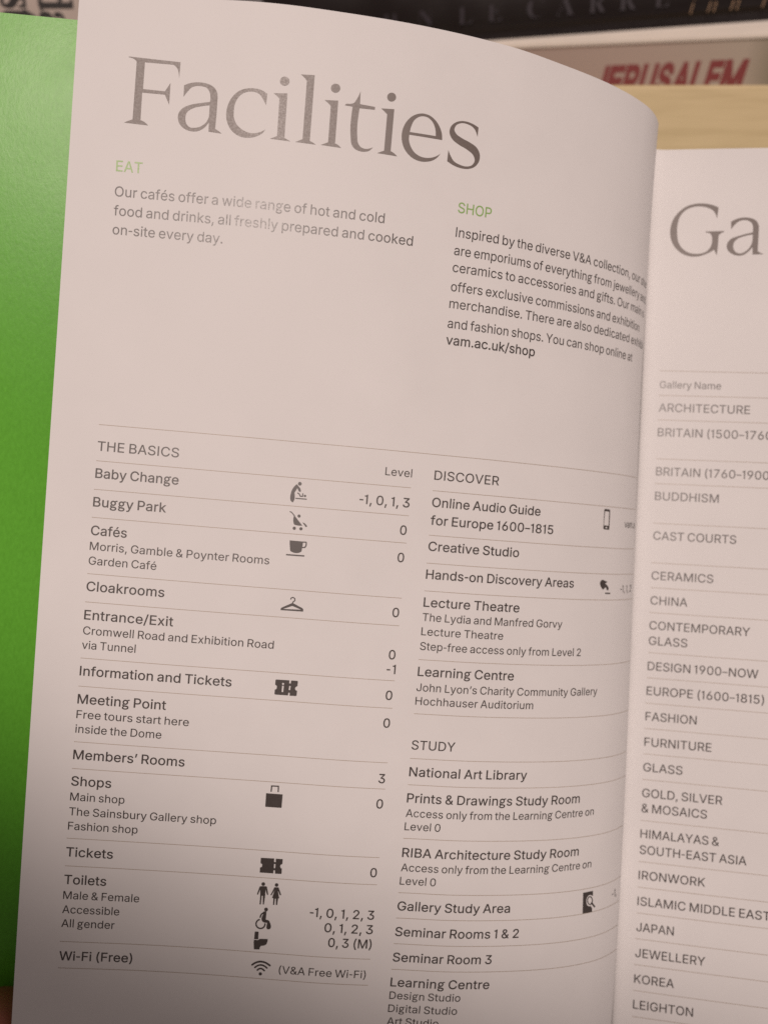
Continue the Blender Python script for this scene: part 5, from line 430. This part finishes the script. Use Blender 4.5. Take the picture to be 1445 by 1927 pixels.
class Ink:
    """flat ink shapes in page millimetres: (u, v, layer), v measured down the page"""
    def __init__(self): self.v = []; self.f = []
    def poly(self, loops, layer=0, cut=None):
        self.tris(*fill(turned(loops)), cut)
    def tris(self, pts, tris, cut=None):
        layer = 0
        if cut:
            bm = bmesh.new(); vs = [bm.verts.new((p[0], p[1], 0)) for p in pts]
            for t in tris:
                try: bm.faces.new([vs[i] for i in t])
                except ValueError: pass
            for ax in (0, 1):
                lo = min(p[ax] for p in pts); hi = max(p[ax] for p in pts); x = math.floor(lo / cut) * cut
                while x < hi:
                    if x > lo:
                        no = (1, 0, 0) if ax == 0 else (0, 1, 0)
                        bmesh.ops.bisect_plane(bm, geom=bm.verts[:] + bm.edges[:] + bm.faces[:], plane_co=(x, x, 0), plane_no=no)
                    x += cut
            bm.verts.index_update(); b = len(self.v)
            self.v += [(v.co.x, v.co.y, layer) for v in bm.verts]
            self.f += [[b + v.index for v in f.verts] for f in bm.faces]; bm.free()
        else:
            b = len(self.v); self.v += [(p[0], p[1], layer) for p in pts]; self.f += [[b + i for i in t] for t in tris]
    def text(self, body, u0, v0, cap, width=None, right=None, bold=0, clip=None, fit_to=None):
        k = cap / 509.0
        body_fit = fit_to if fit_to else body
        def nat(b):
            w = sum(GLYPH[c][0] for c in b)
            first = min((p[0] for s in GLYPH[b[0]][1] for l in s for p in l), default=0)
            last = GLYPH[b[-1]][0] - max((p[0] for s in GLYPH[b[-1]][1] for l in s for p in l), default=0)
            return w, first, last
        w, first, last = nat(body_fit); track = 0.0; xs = 1.0
        if width:
            inner = (w - first - last) * k
            ratio = width / inner
            xs = max(0.86, min(1.1, ratio)) if len(body_fit) > 3 else 1.0
            xs = 1 + (xs - 1) * 0.8
            if len(body_fit) > 1: track = (width - inner * xs) / (len(body_fit) - 1)
        x = u0 - first * k * xs
        if right is not None and not width: x = right - (w - last) * k
        for c in body:
            adv, shapes = GLYPH[c]
            pts, tr = glyph_fill(c, bold)
            P = [(x + p[0] * k * xs, v0 - p[1] * k) for p in pts]
            if P and not (clip is not None and max(p[0] for p in P) > clip): self.tris(P, tr)
            x += adv * k * xs + track
    def rule(self, u0, u1, v, w=0.13, step=1.0):
        n = max(1, int((u1 - u0) / step)); b = len(self.v)
        for i in range(n + 1):
            u = u0 + (u1 - u0) * i / n
            self.v += [(u, v - w / 2, 0), (u, v + w / 2, 0)]
        for i in range(n): self.f.append([b + 2 * i, b + 2 * i + 1, b + 2 * i + 3, b + 2 * i + 2])

# ------------------------------------------------------------------ the pages as surfaces (millimetres, booklet frame: x right, y up, z to the reader)
NK = np.array([-14, -4, 10, 25, 40, 56, 72, 84, 94, 104, 112, 120, 128, 136, 144, 152.])
TH = [np.array(a) for a in (
    [-.0292, -.0292, -.0292, -.0011, .0186, -.0023, .0849, .0675, .1712, .2268, .3016, .4078, .5374, .7974, 1.0469, 1.2935],
    [.0527, .0527, .0527, .0267, -.0493, -.0503, -.0486, -.1096, -.1217, -.1126, -.1228, -.1303, -.1196, -.1225, -.1257, -.1285],
    [.0362, .0362, .0362, -.0348, -.0256, .0057, .0092, .0121, .0185, .002, -.0135, -.0223, -.0203, -.0005, .0208, .042])]
def spine(t): return np.array([139.16 + .02444 * t + 1.4e-5 * t * t, -t + 0 * t, -(36.45 - .05266 * t)])
TOP, BOT = -115.6, 135.0
S_GUT = 139.5
GS = np.arange(-14, S_GUT + .01, 0.25); GT = np.arange(-124, 140.1, 2.0)
def _grid():
    tn = (GT[:, None] - 20) / 100
    th = [np.interp(GS, NK, a)[None] for a in TH]
    a = th[0] + tn * th[1] + tn * tn * th[2]
    c, s = np.cos(a), np.sin(a); X = np.zeros_like(c); Z = np.zeros_like(c)
    X[:, 1:] = np.cumsum(.5 * (c[:, 1:] + c[:, :-1]), 1) * .25; Z[:, 1:] = np.cumsum(.5 * (s[:, 1:] + s[:, :-1]), 1) * .25
    i0 = int(np.argmin(abs(GS))); X -= X[:, i0:i0 + 1]; Z -= Z[:, i0:i0 + 1]
    Z = Z + .1086 * tn ** 2 + 2.868 * tn ** 3
    P = np.stack([X, -GT[:, None] + 0 * X, -Z], 2)
    ds = np.gradient(P, axis=1); dt = np.gradient(P, axis=0)
    N = np.cross(dt, ds); N /= np.linalg.norm(N, axis=2, keepdims=True); N *= np.sign(N[:, :, 2:3])
    return P, N
GP, GN = _grid()
def left_pt(s, t, h=0.0):
    s = np.atleast_1d(np.asarray(s, float)); t = np.atleast_1d(np.asarray(t, float))
    i = np.clip((s - GS[0]) / .25, 0, len(GS) - 1.001); j = np.clip((t - GT[0]) / 2.0, 0, len(GT) - 1.001)
    a = i.astype(int); b = j.astype(int); fi = (i - a)[:, None]; fj = (j - b)[:, None]
    def bl(G): return (G[b, a] * (1 - fi) + G[b, a + 1] * fi) * (1 - fj) + (G[b + 1, a] * (1 - fi) + G[b + 1, a + 1] * fi) * fj
    n = bl(GN); n /= np.linalg.norm(n, axis=1, keepdims=True)
    return bl(GP) + n * np.asarray(h).reshape(-1, 1)
R_O = np.array([140.939, -10.590, -26.0576])
R_A = np.array([[.97794806, .03718803, .20551069], [.02656762, -.99817665, .05419901], [.20715153, -.04754389, -.97715292]])
R_K = .0499624
R_TOP, R_BOT = -124.34, 126.3
def right_pt(s, t, h=0.0):
    s = np.atleast_1d(np.asarray(s, float)); t = np.atleast_1d(np.asarray(t, float))
    z = R_K * s * s / 200; dz = R_K * s / 100
    P = R_O + s[:, None] * R_A[0] + t[:, None] * R_A[1] + z[:, None] * R_A[2]
    n = -R_A[2][None] + dz[:, None] * R_A[0]; n /= np.linalg.norm(n, axis=1, keepdims=True)
    return P + n * np.asarray(h).reshape(-1, 1)
def ink_obj(name, ink, fn, m, parent, h=0.035, label=None):
    a = np.array(ink.v, float)
    v = fn(a[:, 0], a[:, 1], h + a[:, 2] * 0.004) * MM
    return link(name, v, ink.f, m, parent, False, label)
def sheet(name, rows, m, parent, thick, label=None, back=None):
    """closed thin sheet from a grid of points rows[j][i]; thickness away from the reader"""
    R = np.array(rows); nj, ni = R.shape[:2]
    ds = np.gradient(R, axis=1); dt = np.gradient(R, axis=0)
    N = np.cross(dt, ds); N /= (np.linalg.norm(N, axis=2, keepdims=True) + 1e-9)
    V = np.concatenate([R.reshape(-1, 3), (R - N * thick).reshape(-1, 3)]) * MM
    if (N[:, : ni // 2, 2].mean()) < 0: V = np.concatenate([R.reshape(-1, 3), (R + N * thick).reshape(-1, 3)]) * MM
    F = []; o = nj * ni; q = lambda j, i: j * ni + i
    for j in range(nj - 1):
        for i in range(ni - 1):
            F.append([q(j, i), q(j + 1, i), q(j + 1, i + 1), q(j, i + 1)])
            F.append([o + q(j, i), o + q(j, i + 1), o + q(j + 1, i + 1), o + q(j + 1, i)])
    V = list(map(tuple, V)); nf = len(F)
    loop = [q(0, i) for i in range(ni)] + [q(j, ni - 1) for j in range(1, nj)] + [q(nj - 1, i) for i in range(ni - 2, -1, -1)] + [q(j, 0) for j in range(nj - 2, 0, -1)]
    b = len(V); V += [V[k] for k in loop] + [V[o + k] for k in loop]; L = len(loop)
    for k in range(L): F.append([b + k, b + (k + 1) % L, b + L + (k + 1) % L, b + L + k])
    ob = link(name, V, F, m, parent, True, label)
    # sharp rim
    me = ob.data
    rim = nf
    for p in me.polygons:
        if p.index >= rim: p.use_smooth = False
    return ob

# ------------------------------------------------------------------ materials
def paper_mat(name, col):
    m = mat(name, col, 0.5, 0.18)
    v = coords(m)
    n1 = noise(m, v, 900, 3); n2 = noise(m, v, 38, 4, .6)
    c = ramp(m, n2, [(.3, tuple(x * .965 for x in col)), (.7, tuple(min(1, x * 1.015) for x in col))])
    lk(m, c, bsdf(m).inputs["Base Color"])
    lk(m, mapr(m, n2, .3, .7, .48, .58), bsdf(m).inputs["Roughness"])
    bump(m, n1, .10, .00006)
    return m
PAPER = paper_mat("coated_paper", (.80, .79, .785))
def ink_mat(name, col, rough, spec, grain=0.0, tooth=.03):
    m = mat(name, col, rough, spec); v = coords(m)
    n = noise(m, v, 2600, 3)
    if grain:
        c = ramp(m, n, [(.3, tuple(x * (1 - grain) for x in col)), (.7, tuple(x * (1 + grain) for x in col))])
        lk(m, c, bsdf(m).inputs["Base Color"])
    lk(m, mapr(m, n, .3, .7, rough - .04, rough + .06), bsdf(m).inputs["Roughness"])
    bump(m, n, tooth, .00003)
    return m
INK = ink_mat("dark_ink", (.042, .031, .027), .42, 1.0)
INK_BIG = ink_mat("grey_heading_ink", (.14, .11, .095), .48, 1.0, .06, .010)
INK_GREEN = ink_mat("green_ink", (.27, .47, .13), .44, 1.0)
INK_RULE = ink_mat("rule_ink", (.44, .37, .30), .45, .6)
def cover_mat():
    col = (.10, .36, .028)
    m = mat("green_card", col, .34, .24)
    v = coords(m, (1, .55, 1), (0, 0, math.radians(-35)))
    n1 = noise(m, v, 1300, 5, .7); n2 = noise(m, coords(m), 60, 4)
    c = ramp(m, n1, [(.25, (.105, .38, .024)), (.72, (.14, .48, .038))])
    lk(m, c, bsdf(m).inputs["Base Color"])
    lk(m, mapr(m, n2, .3, .7, .32, .35), bsdf(m).inputs["Roughness"])
    bump(m, n1, .3, .0001)
    return m
COVER = cover_mat()

# ------------------------------------------------------------------ booklet
Lc = Matrix(((.9952111, .08422956, .04960084), (.08508451, -.99625501, -.01538122), (.04811954, .01952782, -.99865068)))
cp, sp = math.cos(PITCH), math.sin(PITCH)
Wc = Matrix(((1, 0, 0), (0, -sp, cp), (0, -cp, -sp)))
Rb = Wc @ Lc.transposed()
q_rot = Rb.to_quaternion()
cam_local = Vector((57.10335896, 10.67094719, 181.65876778)) * MM
ROOT = Matrix.Translation(CAM_POS - q_rot @ cam_local) @ q_rot.to_matrix().to_4x4()
booklet = thing("booklet", "open visitor booklet with green cover, held up at its Facilities and gallery list pages", "booklet", ROOT)

# left page
def edge_s(t):
    x = t / 100
    return -.9285 * x ** 3 + .8124 * x ** 2 + 1.0847 * x - 10.6785
rows = []
su = np.concatenate([[0, .3, 1], np.linspace(3, 100, 50), np.linspace(101, S_GUT, 60)])
for t in np.concatenate([[TOP], np.arange(-114, BOT, 3.0), [BOT]]):
    e = edge_s(min(t, 118)); s = e + (su / S_GUT) * (S_GUT - e)
    r = left_pt(s, np.full(len(s), t))
    a = r[-1]; b = spine(t); tail = [a + (b - a) * k for k in (.15, .35, .6, .85, 1.0)]
    rows.append(np.concatenate([r, np.array(tail)]))
page_l = sheet("page", rows, PAPER, booklet, 0.11, "curled left page headed Facilities")
CAPS = {'row': 2.14, 'sub': 1.84, 'body': 2.16, 'bodym': 2.16, 'head': 2.14, 'eat': 2.3}
BOLD = {'row': 9, 'sub': 4, 'body': 3, 'bodym': 10, 'head': 5, 'eat': 5}
heading = Ink()
for sh in FAC: heading.poly([[tuple(p) for p in l] for l in sh], 0, 2.0)
ink_obj("heading", heading, left_pt, INK_BIG, page_l)
table = Ink(); para = Ink()
for body, fit, u0, u1, v, kind in TEXT_L:
    if kind == 'eat':
        green = Ink(); green.text(body, u0, v, CAPS[kind], u1 - u0, None, BOLD[kind], 139.3, fit)
        ink_obj("section_title", green, left_pt, INK_GREEN, page_l); continue
    k = para if kind.startswith('body') else table
    k.text(body, u0, v, CAPS[kind], u1 - u0, None, BOLD[kind], 139.3, fit)
ink_obj("paragraph_text", para, left_pt, INK, page_l)
ink_obj("table_text", table, left_pt, INK, page_l)
rules = Ink()
for i, v in enumerate(RULES_1): rules.rule(0, 139.3 if i == 0 else 72, v)
for v in RULES_2: rules.rule(77.17, 139.3, v)
ink_obj("table_rule", rules, left_pt, INK_RULE, page_l, 0.03)
for lab, shapes in PICTO:
    p = Ink()
    loops = []
    for sh in shapes: loops += turned([[tuple(q) for q in l] for l in sh])
    p.tris(*fill(loops), 0.8)
    ink_obj("pictogram", p, left_pt, INK, page_l, 0.035, lab)

# right page: springs out of the spine, rolls over and lies flat
def right_row(t, send=146.0, drop=0.0):
    P1 = right_pt(-.8, t)[0]
    L = np.array([137.2434 + .02441 * t, -11.0976 - 1.01255 * t, -29.9435 + .05431 * t])
    f = (t - R_TOP) / (R_BOT - R_TOP); b = spine(TOP + f * (BOT - TOP)) + np.array([.35, 0, 0])
    flat = right_pt(np.array([-.8, 0, 2, 5, 10, 20, 40, 70, 100, 125, send]), np.full(11, t))
    d = P1 - flat[1]; d /= np.linalg.norm(d)
    cpt = P1 + d * 3.0
    back = b - L; back /= np.linalg.norm(back)
    c2 = L - back * 2.2
    pts = [b + (L - b) * k for k in (0, .3, .6, .85)]
    for u in np.linspace(0, 1, 12)[:-1]:
        pts.append((1 - u) ** 3 * L + 3 * (1 - u) ** 2 * u * c2 + 3 * (1 - u) * u * u * cpt + u ** 3 * P1)
    return np.concatenate([np.array(pts), flat])
rows = [right_row(t) for t in np.concatenate([np.arange(R_TOP, R_BOT, 4.0), [R_BOT]])]
page_r = sheet("page", rows, PAPER, booklet, 0.11, "flat right page listing galleries")
heading = Ink()
for sh in GA: heading.poly([[tuple(p) for p in l] for l in sh], 0, 3.0)
ink_obj("heading", heading, right_pt, INK_BIG, page_r)
gal = Ink()
for body, fit, u0, u1, v, kind in TEXT_R: gal.text(body, u0, v, CAPS[kind] * 1.045, u1 - u0, None, 4 if kind == 'row' else 1, None, fit)
ink_obj("table_text", gal, right_pt, INK, page_r)
rules = Ink()
for v in RULES_R: rules.rule(0, 100, v, .13, 4)
ink_obj("table_rule", rules, right_pt, INK_RULE, page_r, 0.03)

# stack of leaves behind the right page, and the green cover
def blk(t, off, send):
    f = (t - R_TOP) / (R_BOT - R_TOP); b = spine(TOP + f * (BOT - TOP)) + np.array([1.0, 0, -off * .3])
    x = right_pt(np.array([6., 20, 50, 90, 125, send]), np.full(6, t), -off)
    return np.concatenate([[b], x])
ts = np.linspace(R_TOP + .15, R_BOT - .15, 30)
bm_rows = [blk(t, .5, 145.6) for t in ts]
sheet("page_block", bm_rows, PAPER, booklet, 3.2, "stack of leaves behind the right page")
def cov_row(f):
    t = TOP + f * (BOT - TOP); b = spine(t) + np.array([.6, 0, -1.0])
    y = -t
    g = min(60.0, max(0.0, 20 - y))
    zc = -6.1 - .11 * (115.6 - max(y, 20)) - .11 * g + .11 * g * g / 120; pts = []
    for x in np.concatenate([np.linspace(-64, 40, 20), np.linspace(46, b[0], 24)]):
        u = min(1, max(0, (x - 30) / (b[0] - 30))); u = u * u * (3 - 2 * u)
        zx = zc - .10 * (x + 15) * (1 - u)
        pts.append([x, -t + (.0095 + .0625 * (1 - u)) * (min(x, 30) + 15), zx + (b[2] - zx) * u])
    return np.array(pts)
sheet("cover", [cov_row(f) for f in np.linspace(0, 1, 40)], COVER, booklet, .35, "green card cover behind the left page")
sheet("cover", [blk(t, 4.0, 147.5) for t in ts], COVER, booklet, .35, "green card cover behind the right page")

# ------------------------------------------------------------------ shelf (structure) and books
wood = mat("pale_wood", (.62, .47, .29), .5, .3)
v = coords(wood, (1.6, 30, 30)); n1 = noise(wood, v, 9, 6, .6); v2 = coords(wood, (6, 160, 160)); n2 = noise(wood, v2, 9, 4)
mx = nd(wood, "ShaderNodeMix", data_type='FLOAT'); mx.inputs[0].default_value = .35
lk(wood, n1, mx.inputs[2]); lk(wood, n2, mx.inputs[3])
lk(wood, ramp(wood, mx.outputs[0], [(.28, (.58, .455, .25)), (.5, (.745, .60, .355)), (.72, (.82, .665, .41))]), bsdf(wood).inputs["Base Color"])
bump(wood, n2, .12, .0003)
SHELF_Z = CAM_POS.z + .0398
bm = bmesh.new(); box_bm(bm, -.55, .75, .300, .560, SHELF_Z - .034, SHELF_Z, .0012)
sh = bm_link("wooden_shelf", bm, wood)
sh["label"] = "pale wooden shelf board with horizontal grain under the books"; sh["category"] = "shelf"

def book_matrix(x, y, yaw, z=SHELF_Z): return Matrix.Translation((x, y, z)) @ Matrix.Rotation(-yaw, 4, 'Z')
def ink_front(name, ink, m, parent, y, label=None, h=.00012):
    vs = [(p[0] * MM, y - h - p[2] * .00002, -p[1] * MM) for p in ink.v]
    return link(name, vs, ink.f, m, parent, False, label)
JY = math.radians(13)

# lowest book: grey-brown spine, red slanted title
b1 = thing("paperback_book", "lying paperback with dull brown spine and red slanted JERUSALEM title, lowest of the stack", "book", book_matrix(.100, .345, JY), "books on the shelf")
tan = mat("brown_spine_card", (.33, .25, .205), .45, .4)
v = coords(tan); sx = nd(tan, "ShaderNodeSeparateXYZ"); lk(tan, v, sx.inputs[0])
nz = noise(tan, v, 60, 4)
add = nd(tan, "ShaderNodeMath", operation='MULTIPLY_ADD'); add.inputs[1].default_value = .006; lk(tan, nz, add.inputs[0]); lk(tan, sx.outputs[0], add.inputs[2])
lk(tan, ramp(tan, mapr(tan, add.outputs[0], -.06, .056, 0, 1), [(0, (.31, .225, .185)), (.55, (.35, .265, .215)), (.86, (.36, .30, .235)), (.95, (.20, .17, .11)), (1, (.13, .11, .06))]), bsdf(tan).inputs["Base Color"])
def paperback(root, x0, x1, depth, z0, z1, m_cover, m_page, z1b=None):
    """cover wraps spine (front, -y side), top and bottom; leaves inside"""
    bm = bmesh.new(); t = .0004
    r = .0012
    prof = [(depth, 0), (r, 0), (r * .3, r * .3), (0, r), (0, 1 - r), (r * .3, 1 - r * .3), (r, 1), (depth, 1)]
    def pz(v, x, inner):
        za, zb = z0, z1 if z1b is None else z1 + (z1b - z1) * (x - x0) / (x1 - x0)
        if v <= .5: return za + v + (t if inner else 0)
        return zb - (1 - v) - (t if inner else 0)
    xs = np.linspace(x0, x1, 9); R = []
    for x in xs:
        o = [bm.verts.new((x, y, pz(v, x, False))) for y, v in prof]
        i = [bm.verts.new((x, max(y, t) if y < depth else y, pz(v, x, True))) for y, v in prof]
        R.append((o, i))
    n = len(prof)
    for (o1, i1), (o2, i2) in zip(R, R[1:]):
        for k in range(n - 1):
            bm.faces.new((o1[k], o1[k + 1], o2[k + 1], o2[k])); bm.faces.new((i1[k], i2[k], i2[k + 1], i1[k + 1]))
        bm.faces.new((o1[0], o2[0], i2[0], i1[0])); bm.faces.new((o1[-1], i1[-1], i2[-1], o2[-1]))
    for (o, i), fl in ((R[0], 0), (R[-1], 1)):
        for k in range(n - 1): bm.faces.new((o[k], i[k], i[k + 1], o[k + 1]) if not fl else (o[k], o[k + 1], i[k + 1], i[k]))
    bmesh.ops.recalc_face_normals(bm, faces=bm.faces[:])
    bm_link("cover", bm, m_cover, root)
    bm = bmesh.new(); box_bm(bm, x0 + .0006, x1 - .0006, t * 2.2, depth - .0008, z0 + t * 1.5, min(z1, z1b or z1) - t * 1.5)
    bm_link("page_block", bm, m_page, root)
PAGES = mat("book_leaves", (.70, .64, .54), .7, .2)
vv = coords(PAGES, (1, 1, 1)); wv = noise(PAGES, coords(PAGES, (2, 2, 260)), 12, 2); bump(PAGES, wv, .3, .0003)
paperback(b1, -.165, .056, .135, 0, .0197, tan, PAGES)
RED = mat("red_print", (.19, .022, .02), .5, .3)
t1 = Ink(); u = -18.6
for ch, w in zip("JERUSALEM", (5.2, 6.0, 6.1, 6.3, 5.9, 6.6, 5.2, 5.6, 8.6)):
    adv, shapes = GLYPH[ch]
    pts = [p for s_ in shapes for l in s_ for p in l]; lo = min(p[0] for p in pts); hi = max(p[0] for p in pts)
    pf, tr = glyph_fill(ch, 40)
    t1.tris([(u + (p[0] - lo) / (hi - lo) * (w - 1.1) * .94 + p[1] / 509 * 1.9, -2.4 - p[1] / 509 * 9.7 - (u + 16) * .012) for p in pf], tr)
    u += (w + .42) * .94
ink_front("lettering", t1, RED, b1, 0)

# thin pale paperback lying between, slightly sprung open towards the right
b2 = thing("paperback_book", "thin cream paperback squeezed between the black book and the brown one", "book", book_matrix(.1002, .3458, JY, SHELF_Z + .0199), "books on the shelf")
CREAM = mat("cream_card", (.74, .68, .58), .5, .35)
n = noise(CREAM, coords(CREAM, (1, 1, 6)), 40, 4); lk(CREAM, ramp(CREAM, n, [(.3, (.74, .69, .63)), (.7, (.83, .77, .70))]), bsdf(CREAM).inputs["Base Color"])
paperback(b2, -.150, .062, .130, 0, .0015, CREAM, PAGES, .0066)

# black hardback on top
b3 = thing("hardback_book", "black hardback with faint purple capitals and gold italics, on top of the stack", "book",
           book_matrix(.100, .3475, math.radians(14), SHELF_Z + .0236) @ Matrix.Rotation(-math.radians(1.6), 4, 'Y'), "books on the shelf")
BLACK = mat("black_jacket", (.014, .010, .010), .3, .35)
n = noise(BLACK, coords(BLACK), 45, 4); lk(BLACK, mapr(BLACK, n, .3, .7, .24, .36), bsdf(BLACK).inputs["Roughness"])
def hardback(root, x0, x1, depth, h, m_cover, m_page):
    """boards at bottom and top, joint groove, gently rounded spine"""
    prof = [(depth, 0), (.006, 0), (.0015, .0002), (.0004, .0014), (.0012, .0032), (.0018, .0044), (.0006, .0062)]
    k = 12
    for i in range(k + 1):
        a = -1 + 2 * i / k
        prof.append((-.0012 * (1 - a * a) + .0004, .0075 + (h - .015) * (a + 1) / 2))
    prof += [(.0006, h - .0062), (.0018, h - .0044), (.0012, h - .0032), (.0004, h - .0014), (.0015, h - .0002), (.006, h), (depth, h)]
    inner = [(depth, .0026), (.0065, .0026)] + [(.0065, .0026 + (h - .0052) * i / 10) for i in range(1, 10)] + [(.0065, h - .0026), (depth, h - .0026)]
    bm = bmesh.new(); loop = prof + inner[::-1]
    a = [bm.verts.new((x0, y, z)) for y, z in loop]; b = [bm.verts.new((x1, y, z)) for y, z in loop]
    n = len(loop)
    for i in range(n): bm.faces.new((a[i], a[(i + 1) % n], b[(i + 1) % n], b[i]))
    tri = tessellate_polygon([[Vector((y, z, 0)) for y, z in loop]])
    for t in tri: bm.faces.new([a[i] for i in t]); bm.faces.new([b[i] for i in t])
    bmesh.ops.recalc_face_normals(bm, faces=bm.faces[:])
    bm_link("cover", bm, m_cover, root, False)
    bm = bmesh.new(); box_bm(bm, x0 + .003, x1 - .003, .0068, depth - .004, .0028, h - .0028)
    bm_link("page_block", bm, m_page, root)
hardback(b3, -.155, .085, .150, .040, BLACK, PAGES)
PURPLE = mat("purple_foil", (.022, .015, .024), .5, .3); GOLD = mat("gold_foil", (.26, .145, .06), .4, .4)
def serif(ink, ch, u, v, height, width=None, squash=1.0):
    loops = SERIF[ch]; dec = []
    for flat in loops:
        x = y = 0; l = []
        for i in range(0, len(flat), 2): x += flat[i]; y += flat[i + 1]; l.append((x, y))
        dec.append(l)
    pts = [p for l in dec for p in l]; lo = min(p[0] for p in pts); hi = max(p[0] for p in pts)
    k = height / 455.0; kx = k if width is None else width / (hi - lo)
    pf, tr = fill([embolden(l, -9) for l in dec])
    ink.tris([(u + (p[0] - lo) * kx, v - p[1] * k) for p in pf], tr)
t3 = Ink()
for ch, u, w in (('H', -103.0, 6.2), ('N', -88.8, 6.6), ('L', -72.2, 6.0), ('E', -60.4, 5.8), ('C', -45.0, 6.6), ('A', -33.8, 7.0), ('R', -21.6, 6.6), ('R', -10.4, 6.6), ('E', 2.6, 5.4)):
    serif(t3, ch, u, -8.2, 6.8, w)
ink_front("lettering", t3, PURPLE, b3, -.0004, "purple capitals")
t4 = Ink()
for ch, u in (('/i', 15.6), ('/n', 21.6), ('/n', 29.6), ('/r', 40.4)): serif(t4, ch, u, -5.3, 4.9)
ink_front("lettering", t4, GOLD, b3, -.0003, "gold italics")

# upright book at the left with lettering running down its spine
b4 = thing("upright_book", "pale grey upright book with large black lettering running down its spine, behind the green cover", "book", book_matrix(-.160, .330, 0), "books on the shelf")
GREY = mat("grey_card", (.47, .40, .36), .5, .3)
n = noise(GREY, coords(GREY), 80, 3); lk(GREY, ramp(GREY, n, [(.3, (.44, .375, .335)), (.7, (.50, .425, .385))]), bsdf(GREY).inputs["Base Color"])
bm = bmesh.new(); box_bm(bm, 0, .0508, 0, .0012, 0, .205, .0005); box_bm(bm, 0, .0012, .0012, .14, 0, .205, .0004); box_bm(bm, .0496, .0508, .0012, .14, 0, .205, .0004)
bm_link("cover", bm, GREY, b4)
bm = bmesh.new(); box_bm(bm, .0015, .0493, .0016, .136, .003, .202); bm_link("page_block", bm, PAGES, b4)
DARK = mat("black_print", (.025, .022, .022), .5, .3)
t5 = Ink()
def rot_letter(ch, x_base, y_start, xh):
    """letter turned a quarter clockwise: its top points right, reading runs downwards"""
    loops = SERIF[ch]; k = xh / 318.0
    for g0 in [loops]:
        dec = []
        for flat in g0:
            x = y = 0; l = []
            for i in range(0, len(flat), 2): x += flat[i]; y += flat[i + 1]; l.append((x, y))
            dec.append(l)
        lo = min(p[0] for l in dec for p in l); hi = max(p[0] for l in dec for p in l)
        pf, tr = fill([embolden(l, 10) for l in turned(dec)])
        t5.tris([(x_base + p[1] * k, -(y_start - (p[0] - lo) * k * .66)) for p in pf], tr)
        return (hi - lo) * k * .66
w = rot_letter('d', 35.8, 33.6, 8.4); rot_letter('a', 35.8, 33.6 - w - .5, 8.4)
w = rot_letter('s', 22.4, 32.4, 8.6); rot_letter('t', 22.4, 32.4 - w - .5, 8.6)
ink_front("lettering", t5, DARK, b4, 0)

# ------------------------------------------------------------------ hand holding the lower left corner: only the thumb tip reaches into the picture
SKIN = mat("skin", (.32, .12, .085), .5, .4)
bsdf(SKIN).inputs["Subsurface Weight"].default_value = .1; bsdf(SKIN).inputs["Subsurface Radius"].default_value = (.004, .0015, .0008)
n = noise(SKIN, coords(SKIN), 220, 4); lk(SKIN, ramp(SKIN, n, [(.3, (.40, .12, .08)), (.7, (.50, .17, .115))]), bsdf(SKIN).inputs["Base Color"])
bump(SKIN, noise(SKIN, coords(SKIN, (1, .4, 1)), 900, 3), .3, .0002)
def hand():
    me = bpy.data.meshes.new("hand")
    V = []; E = []; Rr = []
    def add(p, r, prev=None):
        V.append(Vector(p) * MM); Rr.append(r * MM); i = len(V) - 1
        if prev is not None: E.append((prev, i))
        return i
    w0 = add((-78, -232, -34), 25); w1 = add((-70, -205, -32), 24, w0); p1 = add((-62, -178, -33), 26, w1); p2 = add((-50, -152, -37), 24, p1)
    # thumb: base on the near side of the palm, over the cover, tip under the page edge
    a = add((-46, -178, -16), 13, p1); a = add((-30, -156, -10.5), 9.5, a); a = add((-20, -136, -10.6), 8.6, a); a = add((-15, -122, -10.8), 8.0, a); add((-13.5, -116.5, -11.2), 6.4, a)
    # fingers behind the cover
    for (k0, k1, k2, k3, r) in (((-36, -140, -34), (-6, -128, -30), (18, -117, -27), (36, -110, -26.5), 8.2), ((-38, -152, -36), (-4, -148, -31), (24, -140, -28), (43, -134, -27.5), 8.4),
                                ((-42, -164, -37), (-10, -166, -32), (16, -161, -29), (35, -156, -28.5), 8.0), ((-50, -178, -37), (-24, -184, -34), (-4, -183, -31), (10, -180, -30), 7.0)):
        b = add(k0, r * 1.25, p2 if k0[1] > -160 else p1); b = add(k1, r, b); b = add(k2, r * .9, b); add(k3, r * .75, b)
    me.from_pydata([tuple(v) for v in V], E, []); me.update()
    ob = bpy.data.objects.new("hand", me); COL.objects.link(ob)
    md = ob.modifiers.new("skin", 'SKIN'); md.use_smooth_shade = True
    sk = me.skin_vertices[0].data
    for i, r in enumerate(Rr): sk[i].radius = (r, r)
    sk[2].use_root = True
    sb = ob.modifiers.new("smooth", 'SUBSURF'); sb.levels = 2; sb.render_levels = 2
    me.materials.append(SKIN)
    ob.matrix_world = ROOT
    ob["label"] = "hand holding the booklet by its lower left corner, thumb tip over the green cover"; ob["category"] = "hand"
    return ob
hd = hand()
